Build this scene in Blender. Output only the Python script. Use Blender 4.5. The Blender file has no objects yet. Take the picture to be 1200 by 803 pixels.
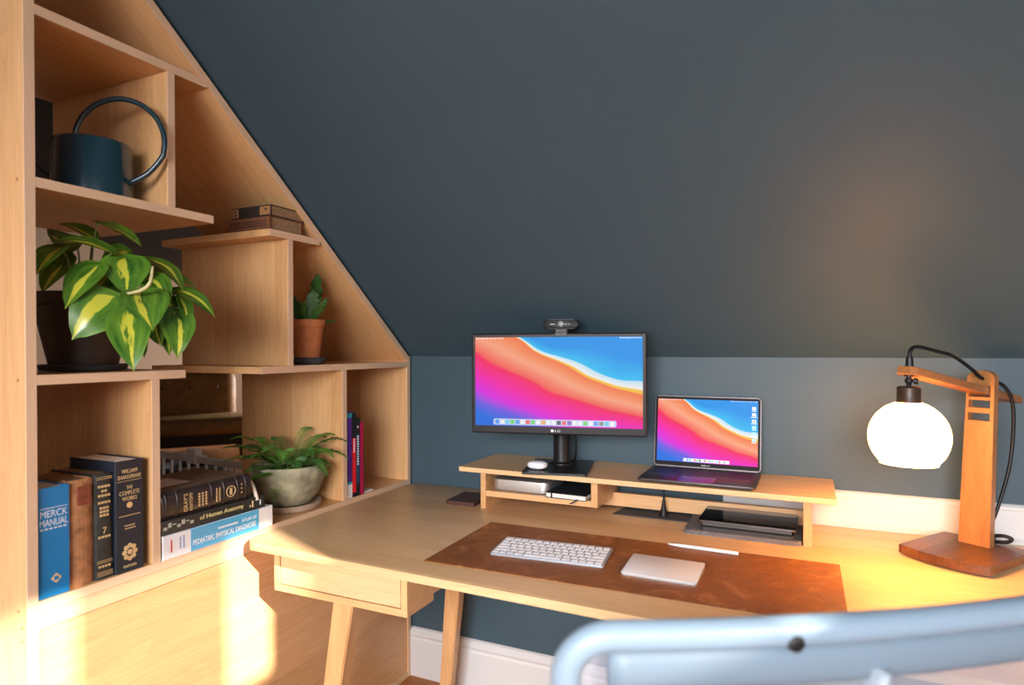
import bpy, bmesh, math, random
from mathutils import Vector, Matrix, Euler
random.seed(7)
SC = bpy.context.scene
COL = SC.collection

# ------------------------------------------------------------------ camera
CAM = Vector((1.38421, -2.03128, 1.25350))
YAW, PITCH, ROLL = -0.438326, -0.005912, -0.0030208
FPX, CXP, CYP = 743.14, 600.0, 412.03
_f = Vector((math.sin(YAW)*math.cos(PITCH), math.cos(YAW)*math.cos(PITCH), math.sin(PITCH)))
_r = _f.cross(Vector((0, 0, 1))).normalized()
_u = _r.cross(_f)
_c, _s = math.cos(ROLL), math.sin(ROLL)
RIGHT, UP, FWD = _r*_c + _u*_s, -_r*_s + _u*_c, _f
def at(px, py, t):
    """point seen at pixel (px,py) at depth t metres along the lens axis"""
    return CAM + t*(FWD + RIGHT*((px-CXP)/FPX) - UP*((py-CYP)/FPX))
def on(px, py, ax, v):
    d = FWD + RIGHT*((px-CXP)/FPX) - UP*((py-CYP)/FPX)
    return CAM + d*((v-CAM[ax])/d[ax])
cd = bpy.data.cameras.new('camera'); cam = bpy.data.objects.new('camera', cd); COL.objects.link(cam)
cam.matrix_world = Matrix(((RIGHT.x, UP.x, -FWD.x, CAM.x), (RIGHT.y, UP.y, -FWD.y, CAM.y), (RIGHT.z, UP.z, -FWD.z, CAM.z), (0, 0, 0, 1)))
cd.sensor_width = 36; cd.lens = FPX/1200*36; cd.shift_y = (CYP-401.5)/1200
cd.clip_start = 0.05
cd.dof.use_dof = True; cd.dof.focus_distance = 1.95; cd.dof.aperture_fstop = 3.2
SC.camera = cam

# ------------------------------------------------------------------ world, sun, daylight, exposure
SC.view_settings.view_transform = 'Standard'; SC.view_settings.look = 'None'
SC.view_settings.exposure = 0.58; SC.view_settings.gamma = 1.0; SC.view_settings.use_curve_mapping = False
SC.cycles.use_denoising = True
SC.cycles.max_bounces = 8; SC.cycles.diffuse_bounces = 5; SC.cycles.transparent_max_bounces = 12
SC.cycles.sample_clamp_indirect = 6.0
SC.cycles.caustics_reflective = False; SC.cycles.caustics_refractive = False
w = bpy.data.worlds.new('sky'); SC.world = w; w.use_nodes = True
w.node_tree.nodes['Background'].inputs[0].default_value = (0.62, 0.78, 1.0, 1)
w.node_tree.nodes['Background'].inputs[1].default_value = 1.6

def light(name, kind, loc, target, energy, color, size=None, size_y=None, angle=None):
    d = bpy.data.lights.new(name, kind); o = bpy.data.objects.new(name, d); COL.objects.link(o)
    o.location = loc; o.rotation_euler = (Vector(target)-Vector(loc)).to_track_quat('-Z', 'Y').to_euler()
    d.energy = energy; d.color = color
    if kind == 'AREA':
        d.shape = 'RECTANGLE'; d.size = size; d.size_y = size_y
    if angle: d.angle = angle
    return o
SUND = Vector((-0.099, 0.042, -0.048)).normalized()
light('sun', 'SUN', (6, -4, 4), Vector((6, -4, 4))+SUND, 14.0, (1.0, 0.92, 0.82), angle=0.016)
# daylight entering through the right and rear window openings (the lamps fill the openings of the walls built below)
light('window_daylight_right', 'AREA', (3.07, -2.56, 1.99), (0, -2.4, 1.20), 8, (0.95, 0.97, 1.0), 1.16, 0.46)
light('window_daylight_rear', 'AREA', (1.5, -4.26, 1.60), (1.2, 0, -0.55), 54, (0.97, 0.97, 1.0), 2.0, 1.2).data.spread = math.radians(95)
light('far_room_fill', 'AREA', (-4.4, 6.35, 1.1), (-4.4, 3, 1.0), 105, (1.0, 0.92, 0.84), 1.6, 1.0)  # added fill to brighten the far room, its window is invented

# ------------------------------------------------------------------ materials
MATS = {}
def srgb(*c):
    return tuple(((v/255)/12.92 if v/255 <= 0.04045 else ((v/255+0.055)/1.055)**2.4) for v in c)
def mat(name, col, rough=0.5, metal=0.0, spec=0.5, coat=0.0, noise=0.0, nscale=20.0, emit=None, estr=0.0, bump=0.0, trans=0.0, sheen=0.0):
    if name in MATS: return MATS[name]
    m = bpy.data.materials.new(name); m.use_nodes = True; MATS[name] = m
    nt = m.node_tree; b = nt.nodes['Principled BSDF']
    b.inputs['Base Color'].default_value = (*col, 1); b.inputs['Roughness'].default_value = rough
    b.inputs['Metallic'].default_value = metal; b.inputs['Specular IOR Level'].default_value = spec
    b.inputs['Coat Weight'].default_value = coat; b.inputs['Coat Roughness'].default_value = 0.15
    b.inputs['Transmission Weight'].default_value = trans
    b.inputs['Sheen Weight'].default_value = sheen
    if emit:
        b.inputs['Emission Color'].default_value = (*emit, 1); b.inputs['Emission Strength'].default_value = estr
    if noise or bump:
        tc = nt.nodes.new('ShaderNodeTexCoord'); n = nt.nodes.new('ShaderNodeTexNoise')
        n.inputs['Scale'].default_value = nscale; n.inputs['Detail'].default_value = 5
        nt.links.new(tc.outputs['Object'], n.inputs['Vector'])
        if noise:
            r = nt.nodes.new('ShaderNodeValToRGB')
            r.color_ramp.elements[0].position = 0.3; r.color_ramp.elements[1].position = 0.7
            r.color_ramp.elements[0].color = (*[max(0, c*(1-noise)) for c in col], 1)
            r.color_ramp.elements[1].color = (*[min(1, c*(1+noise)) for c in col], 1)
            nt.links.new(n.outputs['Fac'], r.inputs['Fac']); nt.links.new(r.outputs['Color'], b.inputs['Base Color'])
        if bump:
            bp = nt.nodes.new('ShaderNodeBump'); bp.inputs['Strength'].default_value = bump; bp.inputs['Distance'].default_value = 0.002
            nt.links.new(n.outputs['Fac'], bp.inputs['Height']); nt.links.new(bp.outputs['Normal'], b.inputs['Normal'])
    return m

def wood(name, axis, c_dark, c_light, stave_axis=None, stave_w=0.09, fine=60.0, rough=0.42, contrast=0.75, coat=0.15, rotx=0.0):
    """axis = grain axis 0..2; boards glued side by side along stave_axis"""
    if name in MATS: return MATS[name]
    m = bpy.data.materials.new(name); m.use_nodes = True; MATS[name] = m
    nt = m.node_tree; N = nt.nodes; L = nt.links; b = N['Principled BSDF']
    tc = N.new('ShaderNodeTexCoord'); oi = N.new('ShaderNodeObjectInfo')
    off = N.new('ShaderNodeVectorMath'); off.operation = 'SCALE'; off.inputs[0].default_value = (3.1, 5.7, 4.3)
    L.new(oi.outputs['Random'], off.inputs['Scale'])
    src = tc.outputs['Object']
    if rotx:
        rm = N.new('ShaderNodeMapping'); rm.inputs['Rotation'].default_value = (rotx, 0, 0); L.new(src, rm.inputs['Vector']); src = rm.outputs[0]
    sx = N.new('ShaderNodeSeparateXYZ'); L.new(src, sx.inputs[0])
    add = N.new('ShaderNodeVectorMath'); add.operation = 'ADD'; L.new(src, add.inputs[0]); L.new(off.outputs[0], add.inputs[1])
    vec = add.outputs[0]
    stave = None
    if stave_axis is not None:
        dv = N.new('ShaderNodeMath'); dv.operation = 'DIVIDE'; dv.inputs[1].default_value = stave_w
        L.new(sx.outputs[stave_axis], dv.inputs[0])
        fl = N.new('ShaderNodeMath'); fl.operation = 'FLOOR'; L.new(dv.outputs[0], fl.inputs[0])
        ad = N.new('ShaderNodeMath'); ad.operation = 'ADD'; L.new(fl.outputs[0], ad.inputs[0]); L.new(oi.outputs['Random'], ad.inputs[1])
        wn = N.new('ShaderNodeTexWhiteNoise'); wn.noise_dimensions = '1D'; L.new(ad.outputs[0], wn.inputs['W'])
        stave = wn.outputs['Value']
        sc = N.new('ShaderNodeVectorMath'); sc.operation = 'SCALE'; sc.inputs['Scale'].default_value = 7.0
        L.new(wn.outputs['Color'], sc.inputs[0])
        a2 = N.new('ShaderNodeVectorMath'); a2.operation = 'ADD'; L.new(vec, a2.inputs[0]); L.new(sc.outputs[0], a2.inputs[1]); vec = a2.outputs[0]
    mp = N.new('ShaderNodeMapping'); s = [9.0, 9.0, 9.0]; s[axis] = 0.9; mp.inputs['Scale'].default_value = s
    L.new(vec, mp.inputs['Vector'])
    n1 = N.new('ShaderNodeTexNoise'); n1.inputs['Scale'].default_value = 1.7; n1.inputs['Detail'].default_value = 4; n1.inputs['Distortion'].default_value = 1.2
    L.new(mp.outputs[0], n1.inputs['Vector'])
    # growth rings drawn out of the smooth noise
    mu = N.new('ShaderNodeMath'); mu.operation = 'MULTIPLY'; mu.inputs[1].default_value = 9.0; L.new(n1.outputs['Fac'], mu.inputs[0])
    fr = N.new('ShaderNodeMath'); fr.operation = 'FRACT'; L.new(mu.outputs[0], fr.inputs[0])
    mp2 = N.new('ShaderNodeMapping'); s2 = [fine, fine, fine]; s2[axis] = fine*0.03; mp2.inputs['Scale'].default_value = s2
    L.new(vec, mp2.inputs['Vector'])
    n2 = N.new('ShaderNodeTexNoise'); n2.inputs['Scale'].default_value = 2.2; n2.inputs['Detail'].default_value = 3; L.new(mp2.outputs[0], n2.inputs['Vector'])
    m1 = N.new('ShaderNodeMath'); m1.operation = 'MULTIPLY'; m1.inputs[1].default_value = 0.16; L.new(fr.outputs[0], m1.inputs[0])
    m2 = N.new('ShaderNodeMath'); m2.operation = 'MULTIPLY_ADD'; m2.inputs[1].default_value = 0.36; L.new(n2.outputs['Fac'], m2.inputs[0]); L.new(m1.outputs[0], m2.inputs[2])
    m3 = N.new('ShaderNodeMath'); m3.operation = 'MULTIPLY_ADD'; m3.inputs[1].default_value = 0.5; L.new(n1.outputs['Fac'], m3.inputs[0]); L.new(m2.outputs[0], m3.inputs[2])
    last = m3.outputs[0]
    if stave is not None:
        m4 = N.new('ShaderNodeMath'); m4.operation = 'MULTIPLY_ADD'; m4.inputs[1].default_value = 0.28; L.new(stave, m4.inputs[0]); L.new(last, m4.inputs[2])
        m5 = N.new('ShaderNodeMath'); m5.operation = 'SUBTRACT'; m5.inputs[1].default_value = 0.14; L.new(m4.outputs[0], m5.inputs[0]); last = m5.outputs[0]
    r = N.new('ShaderNodeValToRGB'); h = 0.22/contrast
    r.color_ramp.elements[0].position = 0.50-h; r.color_ramp.elements[1].position = 0.50+h
    r.color_ramp.elements[0].color = (*c_dark, 1); r.color_ramp.elements[1].color = (*c_light, 1)
    L.new(last, r.inputs['Fac']); L.new(r.outputs['Color'], b.inputs['Base Color'])
    b.inputs['Roughness'].default_value = rough; b.inputs['Coat Weight'].default_value = coat; b.inputs['Coat Roughness'].default_value = 0.35
    bp = N.new('ShaderNodeBump'); bp.inputs['Strength'].default_value = 0.08; bp.inputs['Distance'].default_value = 0.001
    L.new(n2.outputs['Fac'], bp.inputs['Height']); L.new(bp.outputs['Normal'], b.inputs['Normal'])
    return m
MA, MB = (0.53, 0.265, 0.100), (0.74, 0.440, 0.205)
maple_x = wood('maple_grain_x', 0, MA, MB, 1, 0.11)
maple_y = wood('maple_grain_y', 1, MA, MB, 0, 0.12)
maple_yz = wood('maple_panel_grain_y', 1, MA, MB, 2, 0.30)
maple_z = wood('maple_grain_z', 2, MA, MB, 0, 0.085)
maple_edge = wood('maple_edge', 1, (0.60, 0.39, 0.21), (0.74, 0.52, 0.31), None, contrast=0.6)
maple_edge_z = wood('maple_edge_z', 2, (0.60, 0.39, 0.21), (0.74, 0.52, 0.31), None, contrast=0.6)
lit_band_y = wood('daylit_edge_y', 1, (0.62, 0.40, 0.245), (0.76, 0.535, 0.355), None, contrast=0.6)  # maple edging, its paler tone paints in daylight on the front edges
lit_band_z = wood('daylit_edge_z', 2, (0.62, 0.40, 0.245), (0.76, 0.535, 0.355), None, contrast=0.6)
maple_leg = wood('maple_leg', 2, MA, MB)
cherry = wood('lamp_cherry', 2, (0.22, 0.085, 0.024), (0.42, 0.18, 0.055), None, fine=45, rough=0.35)
cherry_x = wood('lamp_cherry_arm', 0, (0.20, 0.08, 0.024), (0.36, 0.15, 0.05), None, fine=45, rough=0.35)
walnut = wood('lamp_walnut', 0, (0.045, 0.015, 0.006), (0.15, 0.056, 0.022), 1, 0.045, fine=45, rough=0.35, contrast=1.1)
floor_m = wood('oak_floor', 0, (0.24, 0.075, 0.016), (0.42, 0.155, 0.035), 1, 0.085, rough=0.5, coat=0.0)
paint_blue = mat('slate_blue_paint', (0.040, 0.073, 0.094), 0.55, spec=0.45, noise=0.03, nscale=6, bump=0.04)
paint_white = mat('white_trim_paint', (0.64, 0.625, 0.61), 0.38)
plaster = mat('warm_white_plaster', (0.72, 0.68, 0.62), 0.8)
far_dark = mat('charcoal_paint', (0.010, 0.011, 0.015), 0.7)
far_beige = mat('beige_paint', (0.50, 0.36, 0.26), 0.8)
black_plastic = mat('black_plastic', (0.006, 0.0055, 0.006), 0.45, spec=0.3)
black_metal = mat('black_metal', (0.016, 0.015, 0.016), 0.38, metal=0.4)
white_plastic = mat('white_plastic', (0.82, 0.82, 0.83), 0.3)
aluminium = mat('aluminium', (0.72, 0.71, 0.70), 0.35, metal=0.9)
gold = mat('gold_foil', (0.74, 0.55, 0.27), 0.42, metal=0.35)
paper = mat('page_paper', (0.74, 0.68, 0.58), 0.85, noise=0.12, nscale=180)
old_paper = mat('old_page_paper', (0.25, 0.145, 0.07), 0.9, noise=0.25, nscale=140)

# ------------------------------------------------------------------ mesh helpers
def wmat(o):
    m = o.matrix_basis.copy()
    while o.parent is not None:
        o = o.parent; m = o.matrix_basis @ m
    return m
def obj(name, bm, m, parent=None, world=True, smooth=False, angle=None):
    me = bpy.data.meshes.new(name)
    if parent is not None and world: bmesh.ops.transform(bm, matrix=wmat(parent).inverted(), verts=bm.verts)
    bmesh.ops.recalc_face_normals(bm, faces=bm.faces)
    bm.to_mesh(me); bm.free()
    for mm in (m if isinstance(m, (list, tuple)) else [m]): me.materials.append(mm)
    if smooth:
        for p in me.polygons: p.use_smooth = True
        if angle: me.set_sharp_from_angle(angle=math.radians(angle))
    o = bpy.data.objects.new(name, me); COL.objects.link(o); o.parent = parent
    if name in ('desktop_icons', 'dock_icons', 'menu_marks', 'logo_marks', 'spine_print', 'spine_lines', 'label_marks', 'spine_picture', 'blue_print', 'spine_mark'): o['kind'] = 'stuff'
    return o
def tag(o, label=None, cat=None, group=None, kind=None):
    if label: o['label'] = label
    if cat: o['category'] = cat
    if group: o['group'] = group
    if kind: o['kind'] = kind
    return o
def thing(name, label, cat, loc, rz=0.0, group=None):
    o = bpy.data.objects.new(name, None); COL.objects.link(o); o.location = loc; o.rotation_euler = (0, 0, rz)
    o.empty_display_size = 0.05
    return tag(o, label, cat, group)
def struct(name, bm, m, parent=None, label=None):
    o = obj(name, bm, m, parent)
    if parent is None: o['kind'] = 'structure'
    if label: o['label'] = label
    return o
def box(bm, x0, x1, y0, y1, z0, z1, bev=0.0, seg=2, mtx=None, mi=0):
    g = bmesh.ops.create_cube(bm, size=1.0)
    vs = g['verts']
    bmesh.ops.scale(bm, vec=(x1-x0, y1-y0, z1-z0), verts=vs)
    bmesh.ops.translate(bm, vec=((x0+x1)/2, (y0+y1)/2, (z0+z1)/2), verts=vs)
    fs = list({f for v in vs for f in v.link_faces})
    if bev > 0:
        es = list({e for v in vs for e in v.link_edges})
        r = bmesh.ops.bevel(bm, geom=es, offset=bev, segments=seg, affect='EDGES', profile=0.5)
        vs = list({v for v in r['verts']} | {v for f in r['faces'] for v in f.verts})
        fs = list({f for v in vs for f in v.link_faces})
    for f in fs: f.material_index = mi
    if mtx is not None: bmesh.ops.transform(bm, matrix=mtx, verts=vs)
    return bm
def B(*a, **k): return box(bmesh.new(), *a, **k)
def lathe(bm, prof, c=(0, 0, 0), n=32, cap0=True, cap1=True, mtx=None):
    rings = []; start = len(bm.verts)
    for r, z in prof:
        rings.append([bm.verts.new((c[0]+r*math.cos(2*math.pi*i/n), c[1]+r*math.sin(2*math.pi*i/n), c[2]+z)) for i in range(n)])
    for a, b in zip(rings, rings[1:]):
        for i in range(n): bm.faces.new((a[i], a[(i+1) % n], b[(i+1) % n], b[i]))
    if cap0: bm.faces.new(rings[0][::-1])
    if cap1: bm.faces.new(rings[-1])
    if mtx is not None: bmesh.ops.transform(bm, matrix=mtx, verts=[v for r in rings for v in r])
    return bm
def catmull(pts, k=6):
    pts = [Vector(p) for p in pts]; out = []
    for i in range(len(pts)-1):
        p0 = pts[max(0, i-1)]; p1 = pts[i]; p2 = pts[i+1]; p3 = pts[min(len(pts)-1, i+2)]
        for j in range(k):
            t = j/k
            out.append(0.5*((2*p1)+(p2-p0)*t+(2*p0-5*p1+4*p2-p3)*t*t+(3*p1-p0-3*p2+p3)*t*t*t))
    out.append(pts[-1]); return out
def tube(bm, pts, rad, n=10, closed=False, sq=(1, 1), up=None):
    pts = [Vector(p) for p in pts]; m = len(pts); rings = []; nrm = None
    for i, p in enumerate(pts):
        if closed: t = (pts[(i+1) % m]-pts[i-1])
        else: t = pts[min(m-1, i+1)]-pts[max(0, i-1)]
        t.normalize()
        if up is not None: nrm = Vector(up) - t*t.dot(Vector(up))
        elif nrm is None:
            a = Vector((0, 0, 1)) if abs(t.z) < 0.9 else Vector((1, 0, 0)); nrm = a - t*t.dot(a)
        else: nrm = nrm - t*t.dot(nrm)
        nrm.normalize(); bn = t.cross(nrm)
        r = rad[i] if isinstance(rad, (list, tuple)) else rad
        rings.append([bm.verts.new(p + nrm*(r*sq[0]*math.cos(2*math.pi*j/n)) + bn*(r*sq[1]*math.sin(2*math.pi*j/n))) for j in range(n)])
    for i in range(m if closed else m-1):
        a, b = rings[i], rings[(i+1) % m]
        for j in range(n): bm.faces.new((a[j], a[(j+1) % n], b[(j+1) % n], b[j]))
    if not closed:
        bm.faces.new(rings[0][::-1]); bm.faces.new(rings[-1])
    return bm
def prism(bm, poly, ax, a, b, bev=0.0, seg=2):
    """polygon in the two axes other than ax, extruded from a to b along ax"""
    o = [i for i in range(3) if i != ax]
    def mk(p, v):
        q = [0, 0, 0]; q[o[0]] = p[0]; q[o[1]] = p[1]; q[ax] = v; return bm.verts.new(q)
    A = [mk(p, a) for p in poly]; Bv = [mk(p, b) for p in poly]; n = len(poly)
    f1 = bm.faces.new(A); f2 = bm.faces.new(Bv[::-1])
    for i in range(n): bm.faces.new((A[i], Bv[i], Bv[(i+1) % n], A[(i+1) % n]))
    if bev:
        es = list(set(f1.edges) | set(f2.edges)); bmesh.ops.bevel(bm, geom=es, offset=bev, segments=seg, affect='EDGES', profile=0.5)
    return bm
def rrect(x0, x1, y0, y1, r, k=6, radii=None):
    R = radii or (r, r, r, r); out = []
    for (cx, cy, sx, sy, a0), q in zip(((x1, y1, -1, -1, 0), (x0, y1, 1, -1, 90), (x0, y0, 1, 1, 180), (x1, y0, -1, 1, 270)), R):
        for i in range(k+1):
            a = math.radians(a0+90*i/k); out.append((cx+sx*q+q*math.cos(a), cy+sy*q+q*math.sin(a)))
    return out
_txt = {}
def text_mesh(body):
    if body not in _txt:
        c = bpy.data.curves.new('t', 'FONT'); c.body = body; c.size = 1.0; c.extrude = 0.02; c.resolution_u = 3
        o = bpy.data.objects.new('t', c); COL.objects.link(o)
        dg = bpy.context.evaluated_depsgraph_get(); dg.update()
        me = bpy.data.meshes.new_from_object(o.evaluated_get(dg))
        bpy.data.objects.remove(o)
        _txt[body] = me
    return _txt[body]
def text(body, pos, right, up, width, height, m, parent, name='lettering', slant=0.0):
    """lettering centred on pos, stretched to width x height, flat against its surface"""
    bm = bmesh.new(); bm.from_mesh(text_mesh(body))
    xs = [v.co.x for v in bm.verts]; ys = [v.co.y for v in bm.verts]
    cx, cy = (min(xs)+max(xs))/2, (min(ys)+max(ys))/2; sx, sy = width/(max(xs)-min(xs)), height/(max(ys)-min(ys))
    right = Vector(right).normalized(); up = Vector(up).normalized(); nn = right.cross(up)
    for v in bm.verts:
        x, y = (v.co.x-cx)*sx, (v.co.y-cy)*sy
        v.co = Vector(pos) + right*(x+slant*y) + up*y + nn*(v.co.z*0.02)
    return obj(name, bm, m, parent)
PY, PZ = (0, 1, 0), (0, 0, 1)

# ------------------------------------------------------------------ the room
WY = 0.012                       # face of the knee wall
SLOPE = 0.815; CREASE = 1.222
def zc(y): return CREASE - SLOPE*(y-WY)
struct('wall_back', B(-0.46, 3.0, WY, WY+0.10, 0, CREASE+0.05), paint_blue, label='low slate blue knee wall behind the desk')
bm = bmesh.new(); YR = WY-(2.6-CREASE)/SLOPE
prism(bm, [(WY+0.1, zc(WY+0.1)), (WY, CREASE), (YR, 2.6), (-4.2, 2.6), (-4.2, 2.7), (YR-0.05, 2.7), (WY+0.1, zc(WY+0.1)+0.13)], 0, -0.46, 3.0)
struct('ceiling', bm, paint_blue, label='sloped slate blue attic ceiling')
struct('floor', B(-7.6, 3.1, -4.4, 6.6, -0.05, 0), floor_m, label='orange brown wood plank floor')
# right wall with its window opening
bm = bmesh.new(); wy0, wy1, wz0, wz1 = -3.15, -1.957, 1.765, 2.245
for a in ((3.0, 3.1, -4.2, wy0, 0, 2.7), (3.0, 3.1, wy1, 0.12, 0, 2.7), (3.0, 3.1, wy0, wy1, 0, wz0), (3.0, 3.1, wy0, wy1, wz1, 2.7)): box(bm, *a)
struct('wall_right', bm, plaster)
bm = bmesh.new()
for a in ((2.97, 3.0, wy0-0.07, wy0, wz0-0.07, wz1+0.07), (2.97, 3.0, wy1, wy1+0.07, wz0-0.07, wz1+0.07), (2.97, 3.0, wy0, wy1, wz1, wz1+0.07), (2.94, 3.0, wy0-0.07, wy1+0.07, wz0-0.05, wz0)): box(bm, *a)
struct('window_1', bm, paint_white)
sheer = bpy.data.materials.new('added_sun_screen'); sheer.use_nodes = True; nt = sheer.node_tree; b = nt.nodes['Principled BSDF']; b.inputs['Base Color'].default_value = (0.8, 0.78, 0.74, 1); b.inputs['Roughness'].default_value = 0.9
tr = nt.nodes.new('ShaderNodeBsdfTransparent'); mx = nt.nodes.new('ShaderNodeMixShader'); mx.inputs[0].default_value = 0.76
nt.links.new(tr.outputs[0], mx.inputs[1]); nt.links.new(b.outputs[0], mx.inputs[2]); nt.links.new(mx.outputs[0], nt.nodes['Material Output'].inputs['Surface'])
cu = thing('added_sun_screen', 'unseen sheer half curtain added to dim the sun from the side window', 'curtain', (2.93, -2.28, wz0-0.1))  # unseen curtain, added to weaken the middle of the sun beam
bm = bmesh.new(); NC = 60; gA = [bm.verts.new((2.93+0.012*math.sin(i*1.1), -2.47+i*0.385/NC, wz0-0.1)) for i in range(NC+1)]; gB = [bm.verts.new((2.93+0.010*math.sin(i*1.1+0.3), -2.47+i*0.385/NC, wz1+0.09)) for i in range(NC+1)]
for i in range(NC): bm.faces.new((gA[i], gA[i+1], gB[i+1], gB[i]))
obj('drape', bm, sheer, cu, smooth=True)
bm = bmesh.new(); tube(bm, [(2.93, wy0-0.1, wz1+0.10), (2.93, wy1+0.1, wz1+0.10)], 0.008, 10)
for yy in (wy0-0.08, wy1+0.08): tube(bm, [(2.93, yy, wz1+0.10), (3.0, yy, wz1+0.10)], 0.006, 8)
obj('rod', bm, mat('rod_black', (0.02, 0.02, 0.02), 0.4), cu)
bm = bmesh.new(); rx0, rx1, rz0, rz1 = 0.5, 2.5, 1.00, 2.20
for a in ((-0.46, rx0, -4.3, -4.2, 0, 2.7), (rx1, 3.1, -4.3, -4.2, 0, 2.7), (rx0, rx1, -4.3, -4.2, 0, rz0), (rx0, rx1, -4.3, -4.2, rz1, 2.7)): box(bm, *a)
struct('wall_rear', bm, plaster)
bm = bmesh.new()
for a in ((rx0-0.07, rx0, -4.2, -4.17, rz0-0.07, rz1+0.07), (rx1, rx1+0.07, -4.2, -4.17, rz0-0.07, rz1+0.07), (rx0, rx1, -4.2, -4.17, rz1, rz1+0.07), (rx0, rx1, -4.2, -4.14, rz0-0.05, rz0)): box(bm, *a)
struct('window_2', bm, paint_white)
struct('wall_left', B(-0.56, -0.46, -4.3, -1.318, 0, 2.7), plaster)
# room beyond the open bookcase
bm = bmesh.new(); FX = -7.3
pa, pc = on(95, 275, 0, FX), on(215, 335, 0, FX); fs = (pc.z-pa.z)/(pc.y-pa.y)
def zf(y): return pa.z + fs*(y-pa.y)
prism(bm, [(-4.3, zf(-4.3)), (6.5, zf(6.5)), (6.5, zf(6.5)+0.1), (-4.3, zf(-4.3)+0.1)], 0, FX, -0.46)
struct('ceiling_far', bm, far_dark, label='dark sloped ceiling of the far room')
bm = bmesh.new(); prism(bm, [(-4.3, 0), (6.5, 0), (6.5, zf(6.5)), (-4.3, zf(-4.3))], 0, FX-0.1, FX)
struct('wall_far', bm, far_beige, label='beige end wall of the far room')
bm = bmesh.new()
prism(bm, [(WY+0.1, 0), (6.5, 0), (6.5, zf(6.5)), (WY+0.1, zf(WY+0.1))], 0, -0.46, -0.44)
prism(bm, [(-4.3, 2.7), (YR-0.05, 2.7), (WY+0.1, zc(WY+0.1)+0.13), (WY+0.1, zf(WY+0.1)), (-4.3, zf(-4.3))], 0, -0.46, -0.44)
struct('wall_partition', bm, plaster)
bm = bmesh.new(); prism(bm, [(FX, 0), (-5.3, 0), (-5.3, 1.65), (FX, 1.65)], 1, 6.5, 6.6); prism(bm, [(-3.5, 0), (-0.44, 0), (-0.44, 1.8), (-3.5, 1.8)], 1, 6.5, 6.6)
box(bm, -5.3, -3.5, 6.5, 6.6, 0, 0.6); struct('wall_far_end', bm, far_beige)
struct('wall_far_side', B(FX, -0.56, -4.4, -4.3, 0, zf(-4.3)+0.1), far_beige)
# skirting under the desk with its moulded cap
bm = bmesh.new(); prism(bm, [(WY, 0), (WY-0.016, 0), (WY-0.016, 0.140), (WY-0.013, 0.146), (WY-0.013, 0.152), (WY-0.018, 0.158), (WY-0.018, 0.166), (WY-0.008, 0.180), (WY, 0.184)], 0, 0.0, 3.0)
struct('baseboard_back', bm, paint_white, label='white moulded skirting board under the desk')
bm = bmesh.new(); prism(bm, [(WY, 0.70), (WY-0.010, 0.70), (WY-0.010, 0.826), (WY-0.013, 0.828), (WY-0.013, 0.836), (WY-0.006, 0.842), (WY, 0.843)], 0, 1.145, 3.0)
t1 = struct('trim_1', bm, paint_white, label='white painted panel on the knee wall just above the desk')
obj('quarter_round', prism(bmesh.new(), [(WY-0.010, 0.741), (WY-0.016, 0.741), (WY-0.016, 0.748), (WY-0.012, 0.753), (WY-0.010, 0.754)], 0, 1.40, 3.0), paint_white, t1)

# ------------------------------------------------------------------ bookcase
DX = -0.455; T = 0.020
bc = thing('bookcase', 'pale maple open-backed bookcase built in under the sloped ceiling', 'bookcase', (-0.22, -0.65, 0))
def bz(y): return 1.214 - SLOPE*y          # outer face of the sloped side
YL0, YL1 = -1.315, -1.295
bm = bmesh.new(); prism(bm, [(DX, 0), (0, 0), (0, bz(YL1)-0.03), (DX, bz(YL1)-0.03)], 1, YL0, YL1, 0.001); sp0 = obj('side_panel', bm, maple_z, bc)
obj('edge_band', B(-0.0005, 0.0014, YL0, YL1, 0, bz(YL1)-0.03, 0.0004, 1), lit_band_z, sp0)
sp1 = obj('side_panel', B(DX, 0, -T, 0, 0, bz(-T)-0.008, 0.001), maple_z, bc)
obj('edge_band', B(-0.0005, 0.0014, -T, 0, 0, bz(-T)-0.008, 0.0004, 1), lit_band_z, sp1)
bm = bmesh.new(); k = T*math.sqrt(1+SLOPE**2)
prism(bm, [(0.0, bz(0)), (0.0, bz(0)-k), (YL0, bz(YL0)-k), (YL0, bz(YL0))], 0, DX, 0, 0.0015)
spn = obj('sloped_panel', bm, wood('maple_slope', 1, MA, MB, 0, 0.13, rotx=math.atan(SLOPE)), bc)
obj('edge_band', prism(bmesh.new(), [(0.0, bz(0)), (0.0, bz(0)-k), (YL0, bz(YL0)-k), (YL0, bz(YL0))], 0, -0.0005, 0.0013), lit_band_y, spn)
SH = dict(ledge=0.752, mid=1.202, can=1.594, top=1.935)
def shelf(y0, y1, ztop, back=DX):
    o = obj('shelf', B(back, 0, y0, y1, ztop-T, ztop, 0.001), maple_y, bc)
    obj('edge_band', B(-0.0005, 0.0012, y0, y1, ztop-T, ztop, 0.0004, 1), lit_band_y, o); return o
shelf(YL1, -T, SH['ledge'])
shelf(YL1, -0.964, SH['mid'])
shelf(-0.730, -T, SH['mid'])
shelf(YL1, -0.881, SH['can'])
shelf(-0.694, (1.594-1.214+k)/-SLOPE+0.006, SH['can'])
shelf(YL1, (1.925-1.214+k)/-SLOPE+0.006, SH['top'])
def divider(y0, z0, z1):
    o = obj('divider', B(DX, 0, y0, y0+T, z0, z1, 0.001), maple_z, bc)
    obj('edge_band', B(-0.0005, 0.0010, y0, y0+T, z0, z1, 0.0004, 1), lit_band_z, o); return o
divider(-0.387, SH['ledge'], SH['mid']-T); divider(-1.053, SH['ledge'], SH['mid']-T)
divider(-0.625, SH['mid'], SH['can']-T); divider(-1.009, SH['can'], SH['top']-T)
obj('upper_rail', B(-0.024, -0.004, YL1, -T, 0.694, SH['ledge']-T), maple_edge, bc)
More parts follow.
